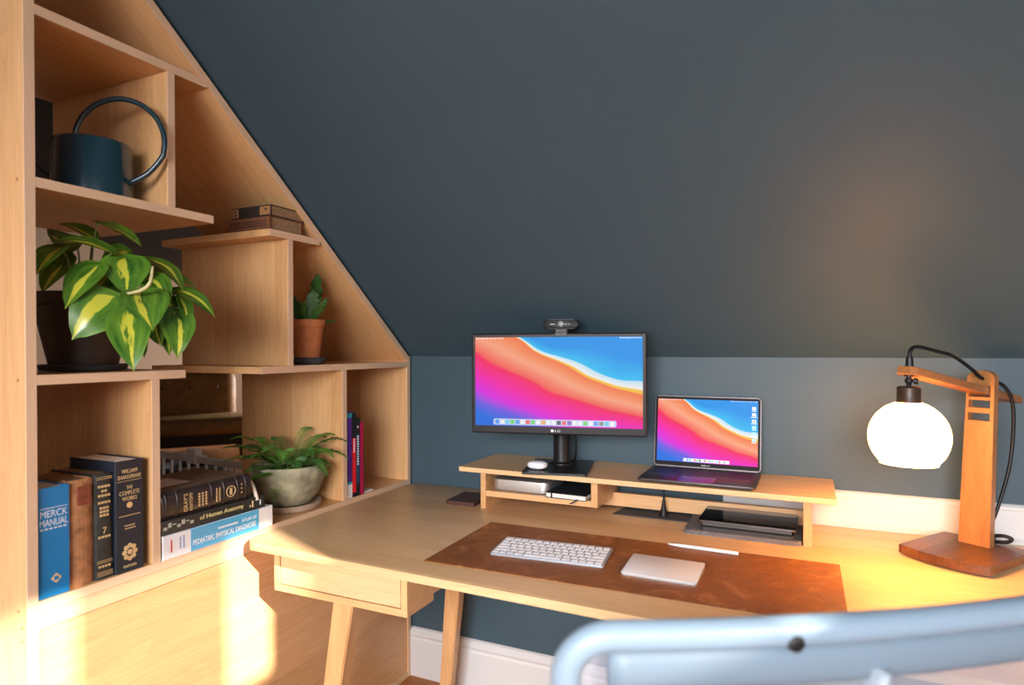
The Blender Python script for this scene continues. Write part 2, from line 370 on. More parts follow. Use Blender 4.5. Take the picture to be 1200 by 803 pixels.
obj('front_panel', B(-0.024, -0.004, YL1, -T, 0.022, 0.692, 0.001), maple_yz, bc)
obj('bottom_rail', B(-0.03, 0, YL1, -T, 0, 0.021), maple_edge, bc)
plug_m = mat('dowel_plug', (0.36, 0.17, 0.06), 0.6)
for px, py in ((20, 210), (21, 446), (22, 717), (26, 737), (26, 753)):
    p = on(px, py, 1, YL0); bm = bmesh.new()
    lathe(bm, [(0.0035, -0.004), (0.0035, 0.0006)], n=10, mtx=Matrix.Translation((p.x, YL0, p.z)) @ Matrix.Rotation(math.pi/2, 4, 'X'))
    obj('dowel_plug', bm, plug_m, bc)

# ------------------------------------------------------------------ desk
ZD = 0.740
dk = thing('desk', 'pale maple desk with rounded top and small side drawer along the knee wall', 'desk', (1.0, -0.42, 0))
poly = []
def arc(cx, cy, r, a0, a1, n=8): return [(cx+r*math.cos(math.radians(a0+(a1-a0)*i/n)), cy+r*math.sin(math.radians(a0+(a1-a0)*i/n))) for i in range(n+1)]
poly += arc(0.075, -0.755, 0.062, 180, 262, 10)
poly += [(0.55, -0.826), (1.08, -0.838)] + arc(2.0, -0.785, 0.06, 270, 360) + [(2.06, 0.0)] + arc(0.065, -0.05, 0.05, 90, 180)
bm = bmesh.new(); prism(bm, poly, 2, ZD-0.019, ZD, 0.004, 3)
obj('desk_top', bm, wood('maple_top', 0, (0.60, 0.35, 0.155), (0.80, 0.54, 0.29), 1, 0.105), dk, smooth=True, angle=35)
XB0, XB1, YB0 = 0.099, 0.521, -0.780
bm = bmesh.new(); box(bm, XB0, XB1, YB0, -0.661, 0.612, 0.630, 0.002); box(bm, XB0, XB0+0.020, YB0, -0.30, 0.630, ZD-0.019, 0.001); box(bm, XB1-0.018, XB1, YB0, -0.30, 0.630, ZD-0.019, 0.001)
box(bm, XB0+0.01, XB1-0.01, -0.661, -0.30, 0.626, 0.640, 0.001); box(bm, XB0+0.01, XB1-0.01, -0.31, -0.30, 0.63, ZD-0.019)
obj('drawer_box', bm, maple_x, dk)
obj('drawer', B(XB0+0.0225, XB1-0.0205, YB0+0.0015, -0.33, 0.6325, ZD-0.0215, 0.001), wood('maple_drawer', 0, (0.58, 0.36, 0.17), (0.75, 0.51, 0.28), None), dk)
def leg(x, y, dx, dy, ztop):
    bm = bmesh.new(); w0, d0, w1, d1 = 0.033, 0.024, 0.021, 0.016
    A = [bm.verts.new((x+sx*w0, y+sy*d0, ztop)) for sx, sy in ((-1, -1), (1, -1), (1, 1), (-1, 1))]
    Bv = [bm.verts.new((x+dx+sx*w1, y+dy+sy*d1, 0)) for sx, sy in ((-1, -1), (1, -1), (1, 1), (-1, 1))]
    bm.faces.new(A); bm.faces.new(Bv[::-1])
    for i in range(4): bm.faces.new((A[i], Bv[i], Bv[(i+1) % 4], A[(i+1) % 4]))
    bmesh.ops.bevel(bm, geom=list(bm.edges), offset=0.003, segments=2, affect='EDGES')
    return obj('leg', bm, maple_leg, dk)
leg(0.276, -0.690, -0.075, -0.045, 0.600); leg(0.312, -0.150, -0.085, 0.03, 0.721)
leg(1.80, -0.690, 0.075, -0.045, 0.721); leg(1.80, -0.150, 0.075, 0.03, 0.721)
obj('leg_plate', B(0.218, 0.330, -0.74, -0.62, 0.600, 0.612, 0.002), maple_x, dk)
obj('apron', B(0.34, 1.78, -0.165, -0.140, 0.640, ZD-0.019, 0.002), maple_x, dk)

# ------------------------------------------------------------------ monitor riser on the desk
ZS = 0.874
rs = thing('desk_riser', 'long maple monitor riser with a cubby standing on the desk', 'riser', (0.9, -0.13, ZD))
obj('riser_top', B(0.368, 1.446, -0.268, 0.006, ZS-0.015, ZS, 0.0015), wood('maple_riser', 0, (0.60, 0.35, 0.155), (0.80, 0.53, 0.28), None), rs)
obj('leg_panel', B(0.431, 0.449, -0.238, -0.02, ZD, ZS-0.015, 0.001), maple_x, rs)
obj('leg_panel', B(0.800, 0.820, -0.238, -0.02, 0.780, ZS-0.015, 0.001), maple_x, rs)
obj('leg_panel', B(1.370, 1.391, -0.238, -0.02, ZD, ZS-0.015, 0.001), maple_x, rs)
obj('cubby_shelf', B(0.449, 0.800, -0.236, -0.02, 0.780, 0.798, 0.001), maple_x, rs)
obj('back_rail', B(0.449, 1.370, -0.070, -0.052, 0.750, 0.792, 0.001), maple_x, rs)
for px, py in ((595, 534), (702, 554.5), (948, 559.5)):
    p = on(px, py, 2, ZS); bm = bmesh.new(); lathe(bm, [(0.004, -0.002), (0.004, 0.0006)], (p.x, p.y, ZS), n=10); obj('dowel_plug', bm, plug_m, rs)

# ------------------------------------------------------------------ screens
def picture_mat(name, strength):
    """plain flowing colour bands shown on a lit display"""
    m = bpy.data.materials.new(name); m.use_nodes = True; nt = m.node_tree; N = nt.nodes; L = nt.links
    b = N['Principled BSDF']; b.inputs['Base Color'].default_value = (0.01, 0.01, 0.01, 1); b.inputs['Roughness'].default_value = 0.5; b.inputs['Specular IOR Level'].default_value = 0.15
    tc = N.new('ShaderNodeTexCoord'); sx = N.new('ShaderNodeSeparateXYZ'); L.new(tc.outputs['UV'], sx.inputs[0])
    def M(op, a, c=None, d=None):
        n = N.new('ShaderNodeMath'); n.operation = op
        for i, v in enumerate((a, c, d)):
            if v is None: continue
            if isinstance(v, (int, float)): n.inputs[i].default_value = v
            else: L.new(v, n.inputs[i])
        return n.outputs[0]
    u, v = sx.outputs[0], sx.outputs[1]
    nz = N.new('ShaderNodeTexNoise'); nz.inputs['Scale'].default_value = 2.6; nz.inputs['Detail'].default_value = 0.5; L.new(tc.outputs['UV'], nz.inputs['Vector'])
    g = M('MULTIPLY_ADD', u, M('MULTIPLY_ADD', u, 0.42, -1.15), 0.85)
    t = M('SUBTRACT', v, g); t = M('MULTIPLY_ADD', M('SUBTRACT', nz.outputs['Fac'], 0.5), 0.22, t)
    t = M('DIVIDE', t, M('MULTIPLY_ADD', u, -0.45, 1.0))
    cl_ = M('MAXIMUM', M('MINIMUM', M('MULTIPLY_ADD', u, 1.25, -0.28), 0.9), 0.10)
    t = M('ADD', M('MINIMUM', t, 0.444), M('DIVIDE', M('MAXIMUM', M('SUBTRACT', t, 0.444), 0.0), cl_))
    r = N.new('ShaderNodeValToRGB'); L.new(M('MULTIPLY_ADD', t, 0.45, 0.42), r.inputs['Fac'])
    cr = r.color_ramp
    stops = [(0.02, (0, 110, 225)), (0.10, (15, 110, 230)), (0.17, (110, 90, 230)), (0.24, (225, 20, 225)), (0.325, (250, 0, 170)), (0.400, (252, 14, 92)), (0.415, (250, 100, 88)), (0.50, (255, 168, 130)), (0.575, (250, 140, 85)), (0.62, (250, 120, 70)), (0.626, (255, 190, 50)), (0.660, (253, 205, 90)), (0.666, (252, 250, 244)), (0.745, (200, 232, 250)), (0.752, (40, 195, 250)), (0.95, (0, 150, 240))]
    cr.elements[0].position = stops[0][0]; cr.elements[0].color = (*srgb(*stops[0][1]), 1)
    cr.elements[1].position = stops[-1][0]; cr.elements[1].color = (*srgb(*stops[-1][1]), 1)
    for p, c in stops[1:-1]:
        e = cr.elements.new(p); e.color = (*srgb(*c), 1)
    L.new(r.outputs['Color'], b.inputs['Emission Color']); b.inputs['Emission Strength'].default_value = strength
    return m
def screen_quad(name, x0, x1, z0, z1, y, m, parent):
    me = bpy.data.meshes.new(name); me.from_pydata([(x0, y, z0), (x1, y, z0), (x1, y, z1), (x0, y, z1)], [], [(0, 1, 2, 3)])
    uv = me.uv_layers.new(); 
    for i, c in enumerate(((0, 0), (1, 0), (1, 1), (0, 1))): uv.data[i].uv = c
    me.materials.append(m); o = bpy.data.objects.new(name, me); COL.objects.link(o); o.parent = parent; return o
ICON = [mat('screen_'+n, (0.01,)*3, 0.3, emit=srgb(*c), estr=0.56) for n, c in (('white', (242, 242, 245)), ('blue', (40, 150, 240)), ('green', (90, 210, 90)), ('red', (240, 70, 90)), ('orange', (240, 170, 60)), ('purple', (120, 80, 190)), ('dark', (30, 45, 75)), ('cyan', (90, 200, 240)), ('grey', (120, 125, 130)))]
dock_m = mat('screen_dock', (0.01,)*3, 0.3, emit=srgb(190, 200, 235), estr=0.6)
def rect(bm, x0, x1, z0, z1, y, mi=0):
    f = bm.faces.new([bm.verts.new(p) for p in ((x0, y, z0), (x1, y, z0), (x1, y, z1), (x0, y, z1))]); f.material_index = mi
def dock(parent, x0, x1, z0, z1, n, y):
    bm = bmesh.new(); prism(bm, rrect(x0, x1, z0, z1, (z1-z0)*0.25, 3), 1, y, y-0.0003); obj('dock', bm, dock_m, parent, world=False)
    bm = bmesh.new(); w_ = (x1-x0)/(n+0.6); order = [1, 0, 7, 2, 1, 0, 3, 2, 0, 4, 0, 0, 6, 3, 5, 0, 0, 2, 0, 1, 8, 7, 0]
    for i in range(n):
        a = x0+w_*(0.4+i); rect(bm, a, a+w_*0.78, z0+(z1-z0)*0.17, z1-(z1-z0)*0.17, y-0.0006, order[i % len(order)])
    o = obj('dock_icons', bm, ICON, parent, world=False)
def menubar(parent, x0, x1, z, h, y):
    bm = bmesh.new(); x = x0
    for i in range(11):
        l = h*random.uniform(1.0, 3.2); rect(bm, x, x+l, z-h/2, z+h/2, y); x += l+h*1.3
    x = x1
    for i in range(10):
        l = h*random.uniform(0.9, 1.6); rect(bm, x-l, x, z-h/2, z+h/2, y); x -= l+h*1.1
    obj('menu_marks', bm, ICON[0], parent, world=False)

# external monitor
MC = Vector((0.681, -0.203, ZS)); MR = math.radians(12.5)
mon = thing('monitor', 'wide black desktop monitor showing bright colour bands beside the laptop', 'monitor', MC, MR)
bez = mat('monitor_bezel', (0.012, 0.008, 0.008), 0.42, spec=0.25)
W2, Z0, Z1 = 0.2705, 0.112, 0.424
obj('housing', B(-W2, W2, -0.012, 0.026, Z0, Z1, 0.004), bez, mon, world=False)
scr = screen_quad('screen', -W2+0.012, W2-0.012, Z0+0.024, Z1-0.012, -0.0124, picture_mat('monitor_picture', 0.58), mon)
dock(scr, -0.200, 0.181, Z0+0.0275, Z0+0.0465, 23, -0.0130)
menubar(scr, -W2+0.016, W2-0.016, Z1-0.0155, 0.0028, -0.0130)
text('LG', wmat(mon) @ Vector((0.002, -0.0126, Z0+0.012)), wmat(mon).to_3x3() @ Vector((1, 0, 0)), PZ, 0.016, 0.007, mat('logo_silver', (0.6, 0.6, 0.6), 0.4), mon, 'logo')
bm = bmesh.new(); lathe(bm, [(0.0045, -0.0004), (0.0045, 0.0004)], n=16, mtx=Matrix.Translation((-0.014, -0.0124, Z0+0.012)) @ Matrix.Rotation(math.pi/2, 4, 'X')); obj('logo_disc', bm, MATS['logo_silver'], mon, world=False)
bm = bmesh.new(); lathe(bm, [(0.038, 0.006), (0.038, 0.010), (0.028, 0.013), (0.026, 0.016), (0.026, 0.26), (0.022, 0.265)], (0, 0.090, 0), n=28); box(bm, -0.05, 0.05, 0.024, 0.085, 0.19, 0.29, 0.004)
obj('stand_pole', bm, black_metal, mon, world=False, smooth=True, angle=40)
bm = bmesh.new(); prism(bm, rrect(-0.098, 0.098, -0.078, 0.160, 0.006), 2, 0, 0.007, 0.001); obj('stand_base', bm, mat('monitor_base', (0.014, 0.014, 0.015), 0.32), mon, world=False)
bm = bmesh.new(); tube(bm, catmull([(0.03, 0.08, 0.20), (0.042, 0.085, 0.13), (0.047, 0.092, 0.07), (0.042, 0.105, 0.02), (0.03, 0.13, 0.0105)]), 0.003, 8); obj('cable', bm, black_plastic, mon, world=False, smooth=True)
# webcam on the monitor
wc = thing('webcam', 'small black bar webcam clipped on top of the monitor', 'webcam', wmat(mon) @ Vector((0.014, 0.0, Z1)), MR)
bm = bmesh.new(); prism(bm, rrect(-0.054, 0.054, 0.012, 0.042, 0.0148, 8), 1, -0.018, 0.012, 0.003, 2); obj('body', bm, black_plastic, wc, world=False, smooth=True, angle=50)
bm = bmesh.new(); box(bm, -0.019, 0.019, -0.0155, 0.020, 0.0005, 0.014, 0.003); box(bm, -0.019, 0.019, -0.0160, -0.0125, -0.010, 0.002, 0.001); obj('clip', bm, mat('webcam_clip', (0.03, 0.028, 0.028), 0.5), wc, world=False)
bm = bmesh.new(); lathe(bm, [(0.009, 0), (0.009, 0.002), (0.0065, 0.0022), (0.005, 0.001)], n=20, mtx=Matrix.Translation((0, -0.018, 0.027)) @ Matrix.Rotation(math.pi/2, 4, 'X')); obj('lens', bm, mat('lens_ring', (0.02, 0.02, 0.022), 0.3, metal=0.0), wc, world=False)
bm = bmesh.new()
for x0, x1 in ((-0.034, -0.019), (0.013, 0.017), (0.023, 0.027)): rect(bm, x0, x1, 0.0255, 0.0285, -0.0184)
obj('logo_marks', bm, mat('mark_grey', (0.35, 0.35, 0.36), 0.5), wc, world=False)
# earbud case on the monitor foot
p = Vector((0.628, -0.236, ZS+0.007))
eb = thing('earbud_case', 'small glossy white earbud case lying on the black monitor foot', 'earbud case', p, math.radians(-8))
bm = bmesh.new(); bmesh.ops.create_uvsphere(bm, u_segments=28, v_segments=16, radius=1.0)
for v in bm.verts:
    a = v.co; q = lambda t, e: math.copysign(abs(t)**e, t); v.co = Vector((q(a.x, 0.75)*0.031, q(a.y, 0.75)*0.024, q(a.z, 0.8)*0.0125+0.0125))
low = bmesh.new(); 
obj('case_body', bm, mat('glossy_white', (0.85, 0.85, 0.86), 0.15), eb, world=False, smooth=True); low.free()
bm = bmesh.new(); tube(bm, [(0.0312*math.copysign(abs(math.cos(a))**0.75, math.cos(a)), 0.0242*math.copysign(abs(math.sin(a))**0.75, math.sin(a)), 0.0165) for a in [2*math.pi*i/40 for i in range(40)]], 0.0004, 6, closed=True)
obj('lid_seam', bm, mat('seam_grey', (0.45, 0.45, 0.46), 0.5), eb, world=False)

# laptop
LX0, LX1, LYF, LYB = 0.945, 1.257, -0.268, -0.052
lp = thing('laptop', 'open dark grey laptop on the riser showing colour bands and desktop icons', 'laptop', ((LX0+LX1)/2, (LYF+LYB)/2, ZS))
space = mat('laptop_metal', (0.085, 0.072, 0.074), 0.38, metal=0.7)
hw = (LX1-LX0)/2; dy0, dy1 = LYF-lp.location.y, LYB-lp.location.y
bm = bmesh.new(); prism(bm, rrect(-hw, hw, dy0, dy1, 0.010), 2, 0.002, 0.012, 0.002, 2)
for v in bm.verts:
    if v.co.z < 0.006: v.co.z += (1-(v.co.y-dy0)/(dy1-dy0))*0.004
obj('base', bm, space, lp, world=False, smooth=True, angle=40)
bm = bmesh.new(); prism(bm, rrect(-0.048, 0.048, dy0+0.008, dy0+0.080, 0.003, 3), 2, 0.0119, 0.0123); obj('trackpad', bm, mat('laptop_pad', (0.13, 0.115, 0.118), 0.22, metal=0.8), lp, world=False)
kb = B(-0.140, 0.140, dy0+0.090, dy1-0.016, 0.0118, 0.0121); kwell = obj('key_well', kb, mat('laptop_well', (0.03, 0.028, 0.03), 0.5), lp, world=False)
bm = bmesh.new(); ky0 = dy0+0.092; kh = (dy1-0.018-ky0)/6
for r in range(6):
    n = 14 if r < 5 else 14
    if r == 0: xs = [(-0.138, -0.120), (-0.118, -0.100), (-0.098, -0.080), (-0.078, -0.056), (-0.054, 0.040), (0.042, 0.062), (0.064, 0.080), (0.082, 0.099), (0.101, 0.118), (0.120, 0.138)]
    else: st = 0.276/n; xs = [(-0.138+i*st, -0.138+(i+1)*st-0.0018) for i in range(n)]
    for a, b_ in xs: box(bm, a, b_, ky0+r*kh, ky0+(r+1)*kh-0.0018, 0.0120, 0.0128)
ks = obj('keys', bm, mat('laptop_keys', (0.012, 0.012, 0.014), 0.45), kwell, world=False); ks['kind'] = 'stuff'
lid = bpy.data.objects.new('lid', bpy.data.meshes.new('lid')); bm = bmesh.new(); prism(bm, rrect(-hw, hw, 0.0, 0.218, 0.009), 1, 0.0, 0.006, 0.0015); bmesh.ops.recalc_face_normals(bm, faces=bm.faces); bm.to_mesh(lid.data); bm.free()
lid.data.materials.append(space); COL.objects.link(lid); lid.parent = lp; lid.location = (0, dy1-0.004, 0.0125); lid.rotation_euler = (math.radians(-8), 0, 0)
bm = bmesh.new(); prism(bm, rrect(-hw+0.003, hw-0.003, 0.004, 0.215, 0.007), 1, -0.0004, 0.0002); obj('bezel', bm, mat('laptop_bezel', (0.010, 0.008, 0.008), 0.5, spec=0.1), lid, world=False)
ls = screen_quad('screen', -hw+0.009, hw-0.009, 0.0165, 0.208, -0.0008, picture_mat('laptop_picture', 0.62), lid)
for pr, a in ((ls, 0),):
    pass
bm = bmesh.new()
dk0 = -0.066; rect(bm, dk0, 0.068, 0.0185, 0.0280, -0.0011, 0)
for i in range(18): rect(bm, dk0+0.003+i*0.0072, dk0+0.003+i*0.0072+0.0056, 0.0198, 0.0266, -0.0014, [0, 1, 7, 0, 3, 2, 6, 0, 8, 4, 1, 2, 0, 7, 3, 0, 8, 0][i])
x = -hw+0.012
for i in range(9): l = random.uniform(0.003, 0.008); rect(bm, x, x+l, 0.2048, 0.2066, -0.0012, 0); x += l+0.003
x = hw-0.012
for i in range(11): l = random.uniform(0.002, 0.005); rect(bm, x-l, x, 0.2048, 0.2066, -0.0012, 0); x -= l+0.004
for i, (mi, zz) in enumerate(((0, 0.186), (0, 0.168), (0, 0.149), (7, 0.131), (7, 0.112), (7, 0.093))):
    cx = hw-0.020; rect(bm, cx-0.0055, cx+0.0055, zz-0.0045, zz+0.0045, -0.0012, mi)
    if i == 0: rect(bm, cx-0.004, cx+0.004, zz-0.001, zz+0.001, -0.0016, 3)
    if i == 2: rect(bm, cx-0.0025, cx+0.0025, zz-0.003, zz+0.003, -0.0016, 6)
    wl = random.uniform(0.004, 0.010); rect(bm, cx-wl, cx+wl, zz-0.0085, zz-0.0066, -0.0012, 0)
obj('desktop_icons', bm, ICON, ls, world=False)
lm = wmat(lid)
text('MacBook Air', lm @ Vector((0, -0.0006, 0.0095)), lm.to_3x3() @ Vector((1, 0, 0)), lm.to_3x3() @ Vector((0, 0, 1)), 0.026, 0.0034, MATS['logo_silver'], lid, 'lettering')

# ------------------------------------------------------------------ desk mat, keyboard, trackpad, stylus
leather = bpy.data.materials.new('saddle_leather'); leather.use_nodes = True; nt = leather.node_tree; b = nt.nodes['Principled BSDF']
tc = nt.nodes.new('ShaderNodeTexCoord'); n1 = nt.nodes.new('ShaderNodeTexNoise'); n1.inputs['Scale'].default_value = 11; n1.inputs['Detail'].default_value = 9; n1.inputs['Roughness'].default_value = 0.68; n1.inputs['Distortion'].default_value = 1.6
n2 = nt.nodes.new('ShaderNodeTexNoise'); n2.inputs['Scale'].default_value = 260; n2.inputs['Detail'].default_value = 2
r = nt.nodes.new('ShaderNodeValToRGB'); e = r.color_ramp.elements; e[0].position = 0.30; e[0].color = (0.175, 0.054, 0.008, 1); e[1].position = 0.78; e[1].color = (0.54, 0.25, 0.09, 1); q = r.color_ramp.elements.new(0.55); q.color = (0.29, 0.098, 0.017, 1)
nt.links.new(tc.outputs['Object'], n1.inputs['Vector']); nt.links.new(tc.outputs['Object'], n2.inputs['Vector']); nt.links.new(n1.outputs['Fac'], r.inputs['Fac']); nt.links.new(r.outputs['Color'], b.inputs['Base Color'])
bp = nt.nodes.new('ShaderNodeBump'); bp.inputs['Strength'].default_value = 0.25; bp.inputs['Distance'].default_value = 0.001; nt.links.new(n2.outputs['Fac'], bp.inputs['Height']); nt.links.new(bp.outputs['Normal'], b.inputs['Normal']); b.inputs['Roughness'].default_value = 0.5
bm = bmesh.new(); prism(bm, [(0.543, -0.742), (1.452, -0.728), (1.449, -0.360), (0.537, -0.374)], 2, ZD, ZD+0.0022, 0.0008); dm = obj('desk_mat', bm, leather)
tag(dm, 'large saddle brown leather desk mat under the white keyboard', 'desk mat')
ZM = ZD+0.0024
kbd = thing('keyboard', 'slim white wireless keyboard on the brown leather mat', 'keyboard', (0.806, -0.568, ZM), math.radians(4.8))
kt = Matrix.Rotation(math.radians(3.0), 4, 'X') @ Matrix.Translation((0, 0, 0.0045))
KW, KD = 0.142, 0.0605
bm = bmesh.new(); prism(bm, rrect(-KW, KW, -KD, KD, 0.006, 4), 2, 0, 0.0045, 0.0008); bmesh.ops.transform(bm, matrix=kt, verts=bm.verts)
for v in bm.verts:
    if v.co.z < 0.0045+math.tan(math.radians(3))*v.co.y+0.001: v.co.z = max(0.0, v.co.z-0.0025)
obj('case', bm, mat('keyboard_plate', (0.36, 0.37, 0.40), 0.45, metal=0.3), kbd, world=False, smooth=True, angle=40)
rows = [[1, 1, 1, 1.25, 5, 1.25, 1, 1, 1, 1], [2.2]+[1]*10+[2.3], [1.75]+[1]*11+[1.75], [1.5]+[1]*12+[1], [1]*13+[1.5], [1.25]+[0.96]*13]
keym = {}
keyw = mat('key_white', (0.84, 0.84, 0.85), 0.38)
y = -KD+0.003; unit = None
for ri, row in enumerate(rows):
    h = 0.0178 if ri < 5 else 0.0165; tot = sum(row); x = -KW+0.0035; sc = (2*KW-0.007)/tot
    for kw in row:
        wd = kw*sc-0.0032; key = (round(wd, 4), round(h, 4))
        if key not in keym:
            bb = B(-wd/2, wd/2, -(h-0.0024)/2, (h-0.0024)/2, 0, 0.0018, 0.0007, 1); me = bpy.data.meshes.new('key'); bb.to_mesh(me); bb.free(); me.materials.append(keyw); keym[key] = me
        o = bpy.data.objects.new('key', keym[key]); COL.objects.link(o); o.parent = kbd
        o.matrix_local = kt @ Matrix.Translation((x+kw*sc/2, y+h/2, 0.0046)); x += kw*sc
    y += h+0.0009
tp = thing('trackpad', 'flat white wireless trackpad right of the keyboard on the leather mat', 'trackpad', (1.083, -0.579, ZM), math.radians(-0.3))
bm = bmesh.new(); prism(bm, rrect(-0.084, 0.084, -0.060, 0.060, 0.006, 4), 2, 0.0035, 0.0055, 0.0006)
for v in bm.verts: v.co.z += (v.co.y+0.06)*0.06
obj('glass_top', bm, mat('trackpad_glass', (0.80, 0.79, 0.79), 0.35), tp, world=False, smooth=True, angle=40)
bm = bmesh.new(); prism(bm, rrect(-0.0838, 0.0838, -0.0598, 0.0598, 0.006, 4), 2, 0, 0.0034)
for v in bm.verts:
    if v.co.z > 0.002: v.co.z += (v.co.y+0.06)*0.06
obj('body', bm, aluminium, tp, world=False)
st = thing('stylus', 'white stylus pencil lying at the back edge of the leather mat', 'stylus', (1.139, -0.388, ZM), math.radians(-2.2))
bm = bmesh.new(); lathe(bm, [(0.0038, 0), (0.0045, 0.001), (0.0045, 0.145)], n=14, mtx=Matrix.Translation((0.088, 0, 0.0046)) @ Matrix.Rotation(-math.pi/2, 4, 'Y')); obj('barrel', bm, MATS['glossy_white'], st, world=False, smooth=True, angle=40)
bm = bmesh.new(); lathe(bm, [(0.0044, 0.145), (0.0028, 0.160), (0.0008, 0.174)], n=14, mtx=Matrix.Translation((0.088, 0, 0.0046)) @ Matrix.Rotation(-math.pi/2, 4, 'Y')); obj('tip', bm, MATS['glossy_white'], st, world=False, smooth=True, angle=40)

# ------------------------------------------------------------------ things in and around the riser
mm = thing('mini_computer', 'silver mini desktop computer inside the riser cubby', 'computer', (0.557, -0.125, 0.798))
bm = bmesh.new(); prism(bm, rrect(-0.098, 0.098, -0.090, 0.060, 0.024), 2, 0.002, 0.035, 0.0015); obj('shell', bm, aluminium, mm, world=False, smooth=True, angle=40)
bm = bmesh.new(); prism(bm, rrect(-0.085, 0.085, -0.075, 0.05, 0.02), 2, 0, 0.002); obj('foot', bm, black_plastic, mm, world=False)
nb = thing('notebook', 'black hardcover notebook with elastic and ribbon beside the mini computer', 'notebook', (0.728, -0.158, 0.798), math.radians(-2))
navy_c = mat('notebook_cover', (0.012, 0.014, 0.020), 0.55)
bm = bmesh.new(); box(bm, -0.068, 0.062, -0.088, 0.085, 0.0145, 0.0165, 0.0006); box(bm, -0.068, 0.062, -0.088, 0.085, 0, 0.002, 0.0006); box(bm, -0.068, 0.062, 0.083, 0.085, 0.001, 0.0155); obj('cover', bm, navy_c, nb, world=False)
obj('pages', B(-0.066, 0.060, -0.086, 0.083, 0.002, 0.0145), mat('notebook_pages', (0.74, 0.70, 0.62), 0.8), nb, world=False)
bm = bmesh.new(); box(bm, -0.050, -0.046, -0.0885, 0.0855, -0.0002, 0.0170); obj('elastic', bm, black_plastic, nb, world=False)
bm = bmesh.new(); tube(bm, [(0.035, -0.08, 0.004), (0.034, -0.10, 0.001), (0.024, -0.118, -0.004)], 0.004, 6, sq=(0.15, 1)); obj('ribbon', bm, mat('ribbon_navy', (0.02, 0.03, 0.06), 0.6), nb, world=False)
wl = thing('wallet', 'dark brown leather wallet lying on the desk beside the riser', 'wallet', (0.350, -0.168, ZD), math.radians(3))
choc = mat('chocolate_leather', (0.070, 0.026, 0.015), 0.5, noise=0.25, nscale=60)
bm = bmesh.new(); prism(bm, rrect(-0.052, 0.052, -0.070, 0.070, 0.008), 2, 0.0075, 0.0125, 0.0015); obj('upper_leaf', bm, choc, wl, world=False)
bm = bmesh.new(); prism(bm, rrect(-0.052, 0.052, -0.070, 0.070, 0.008), 2, 0.0, 0.0070, 0.0015); obj('lower_leaf', bm, choc, wl, world=False)
bm = bmesh.new(); prism(bm, [(0.836, -0.135), (1.11, -0.135), (1.11, -0.010), (0.856, -0.010)], 2, ZD, ZD+0.003); cm_ = obj('cable_tray_mat', bm, mat('dark_felt', (0.055, 0.05, 0.05), 0.9, noise=0.15, nscale=90)); tag(cm_, 'flat dark grey felt strip on the desk under the riser', 'felt strip')
ch = thing('charging_cable', 'black cable with flared plug hanging down under the riser', 'cable', (0.985, -0.10, ZD+0.003))
bm = bmesh.new(); lathe(bm, [(0.014, 0), (0.014, 0.006), (0.009, 0.018), (0.0055, 0.034), (0.005, 0.045), (0.0035, 0.048)], n=14); obj('plug', bm, black_plastic, ch, world=False, smooth=True, angle=50)
bm = bmesh.new(); tube(bm, catmull([(0, 0, 0.046), (-0.001, 0.004, 0.08), (-0.01, 0.02, 0.11), (-0.05, 0.035, 0.113), (-0.10, 0.06, 0.09), (-0.14, 0.07, 0.095), (-0.155, 0.075, 0.085)]), 0.0028, 8); obj('cord', bm, black_plastic, ch, world=False, smooth=True)
sl = thing('felt_sleeve', 'grey felt sleeve with rounded corners under the black tablet', 'sleeve', (1.218, -0.161, ZD))
felt = mat('grey_felt', (0.17, 0.155, 0.155), 0.95, noise=0.2, nscale=140)
bm = bmesh.new(); prism(bm, rrect(-0.150, 0.150, -0.088, 0.088, 0.016), 2, 0, 0.006, 0.001); obj('lower_layer', bm, felt, sl, world=False)
bm = bmesh.new(); prism(bm, rrect(-0.149, 0.149, -0.087, 0.086, 0.016), 2, 0.0065, 0.011, 0.001); obj('upper_layer', bm, felt, sl, world=False)
tb = thing('tablet', 'black tablet in a folded keyboard case on the grey felt sleeve', 'tablet', (1.232, -0.158, ZD+0.011), math.radians(-1))
gl = mat('black_glass', (0.004, 0.004, 0.005), 0.06, spec=0.6); caseg = mat('tablet_case', (0.035, 0.033, 0.033), 0.55)
bm = bmesh.new(); prism(bm, rrect(-0.118, 0.118, -0.080, 0.082, 0.010), 2, 0.0, 0.010, 0.002); obj('keyboard_case', bm, caseg, tb, world=False)
bm = bmesh.new(); tube(bm, [(-0.112, -0.072, 0.0165), (0.112, -0.072, 0.0165)], 0.0065, 14); obj('hinge_roll', bm, mat('case_hinge', (0.06, 0.056, 0.052), 0.45), tb, world=False, smooth=True, angle=50)
bm = bmesh.new(); prism(bm, rrect(-0.124, 0.124, -0.086, 0.086, 0.012), 2, 0.0235, 0.0290, 0.001); box(bm, -0.11, 0.11, -0.055, 0.08, 0.010, 0.0236); obj('body', bm, mat('tablet_edge', (0.16, 0.145, 0.14), 0.3, metal=0.8), tb, world=False)
bm = bmesh.new(); prism(bm, rrect(-0.123, 0.123, -0.085, 0.085, 0.011), 2, 0.0290, 0.0298); obj('screen_glass', bm, gl, tb, world=False)

# ------------------------------------------------------------------ desk lamp
AV = Vector((-0.57, -0.82, 0)).normalized(); LR = math.atan2(AV.y, AV.x)     # local +x = along the arm towards the shade
lamp = thing('desk_lamp', 'wooden desk lamp with glowing white glass globe and black cord', 'lamp', (1.722, -0.185, ZD), LR)
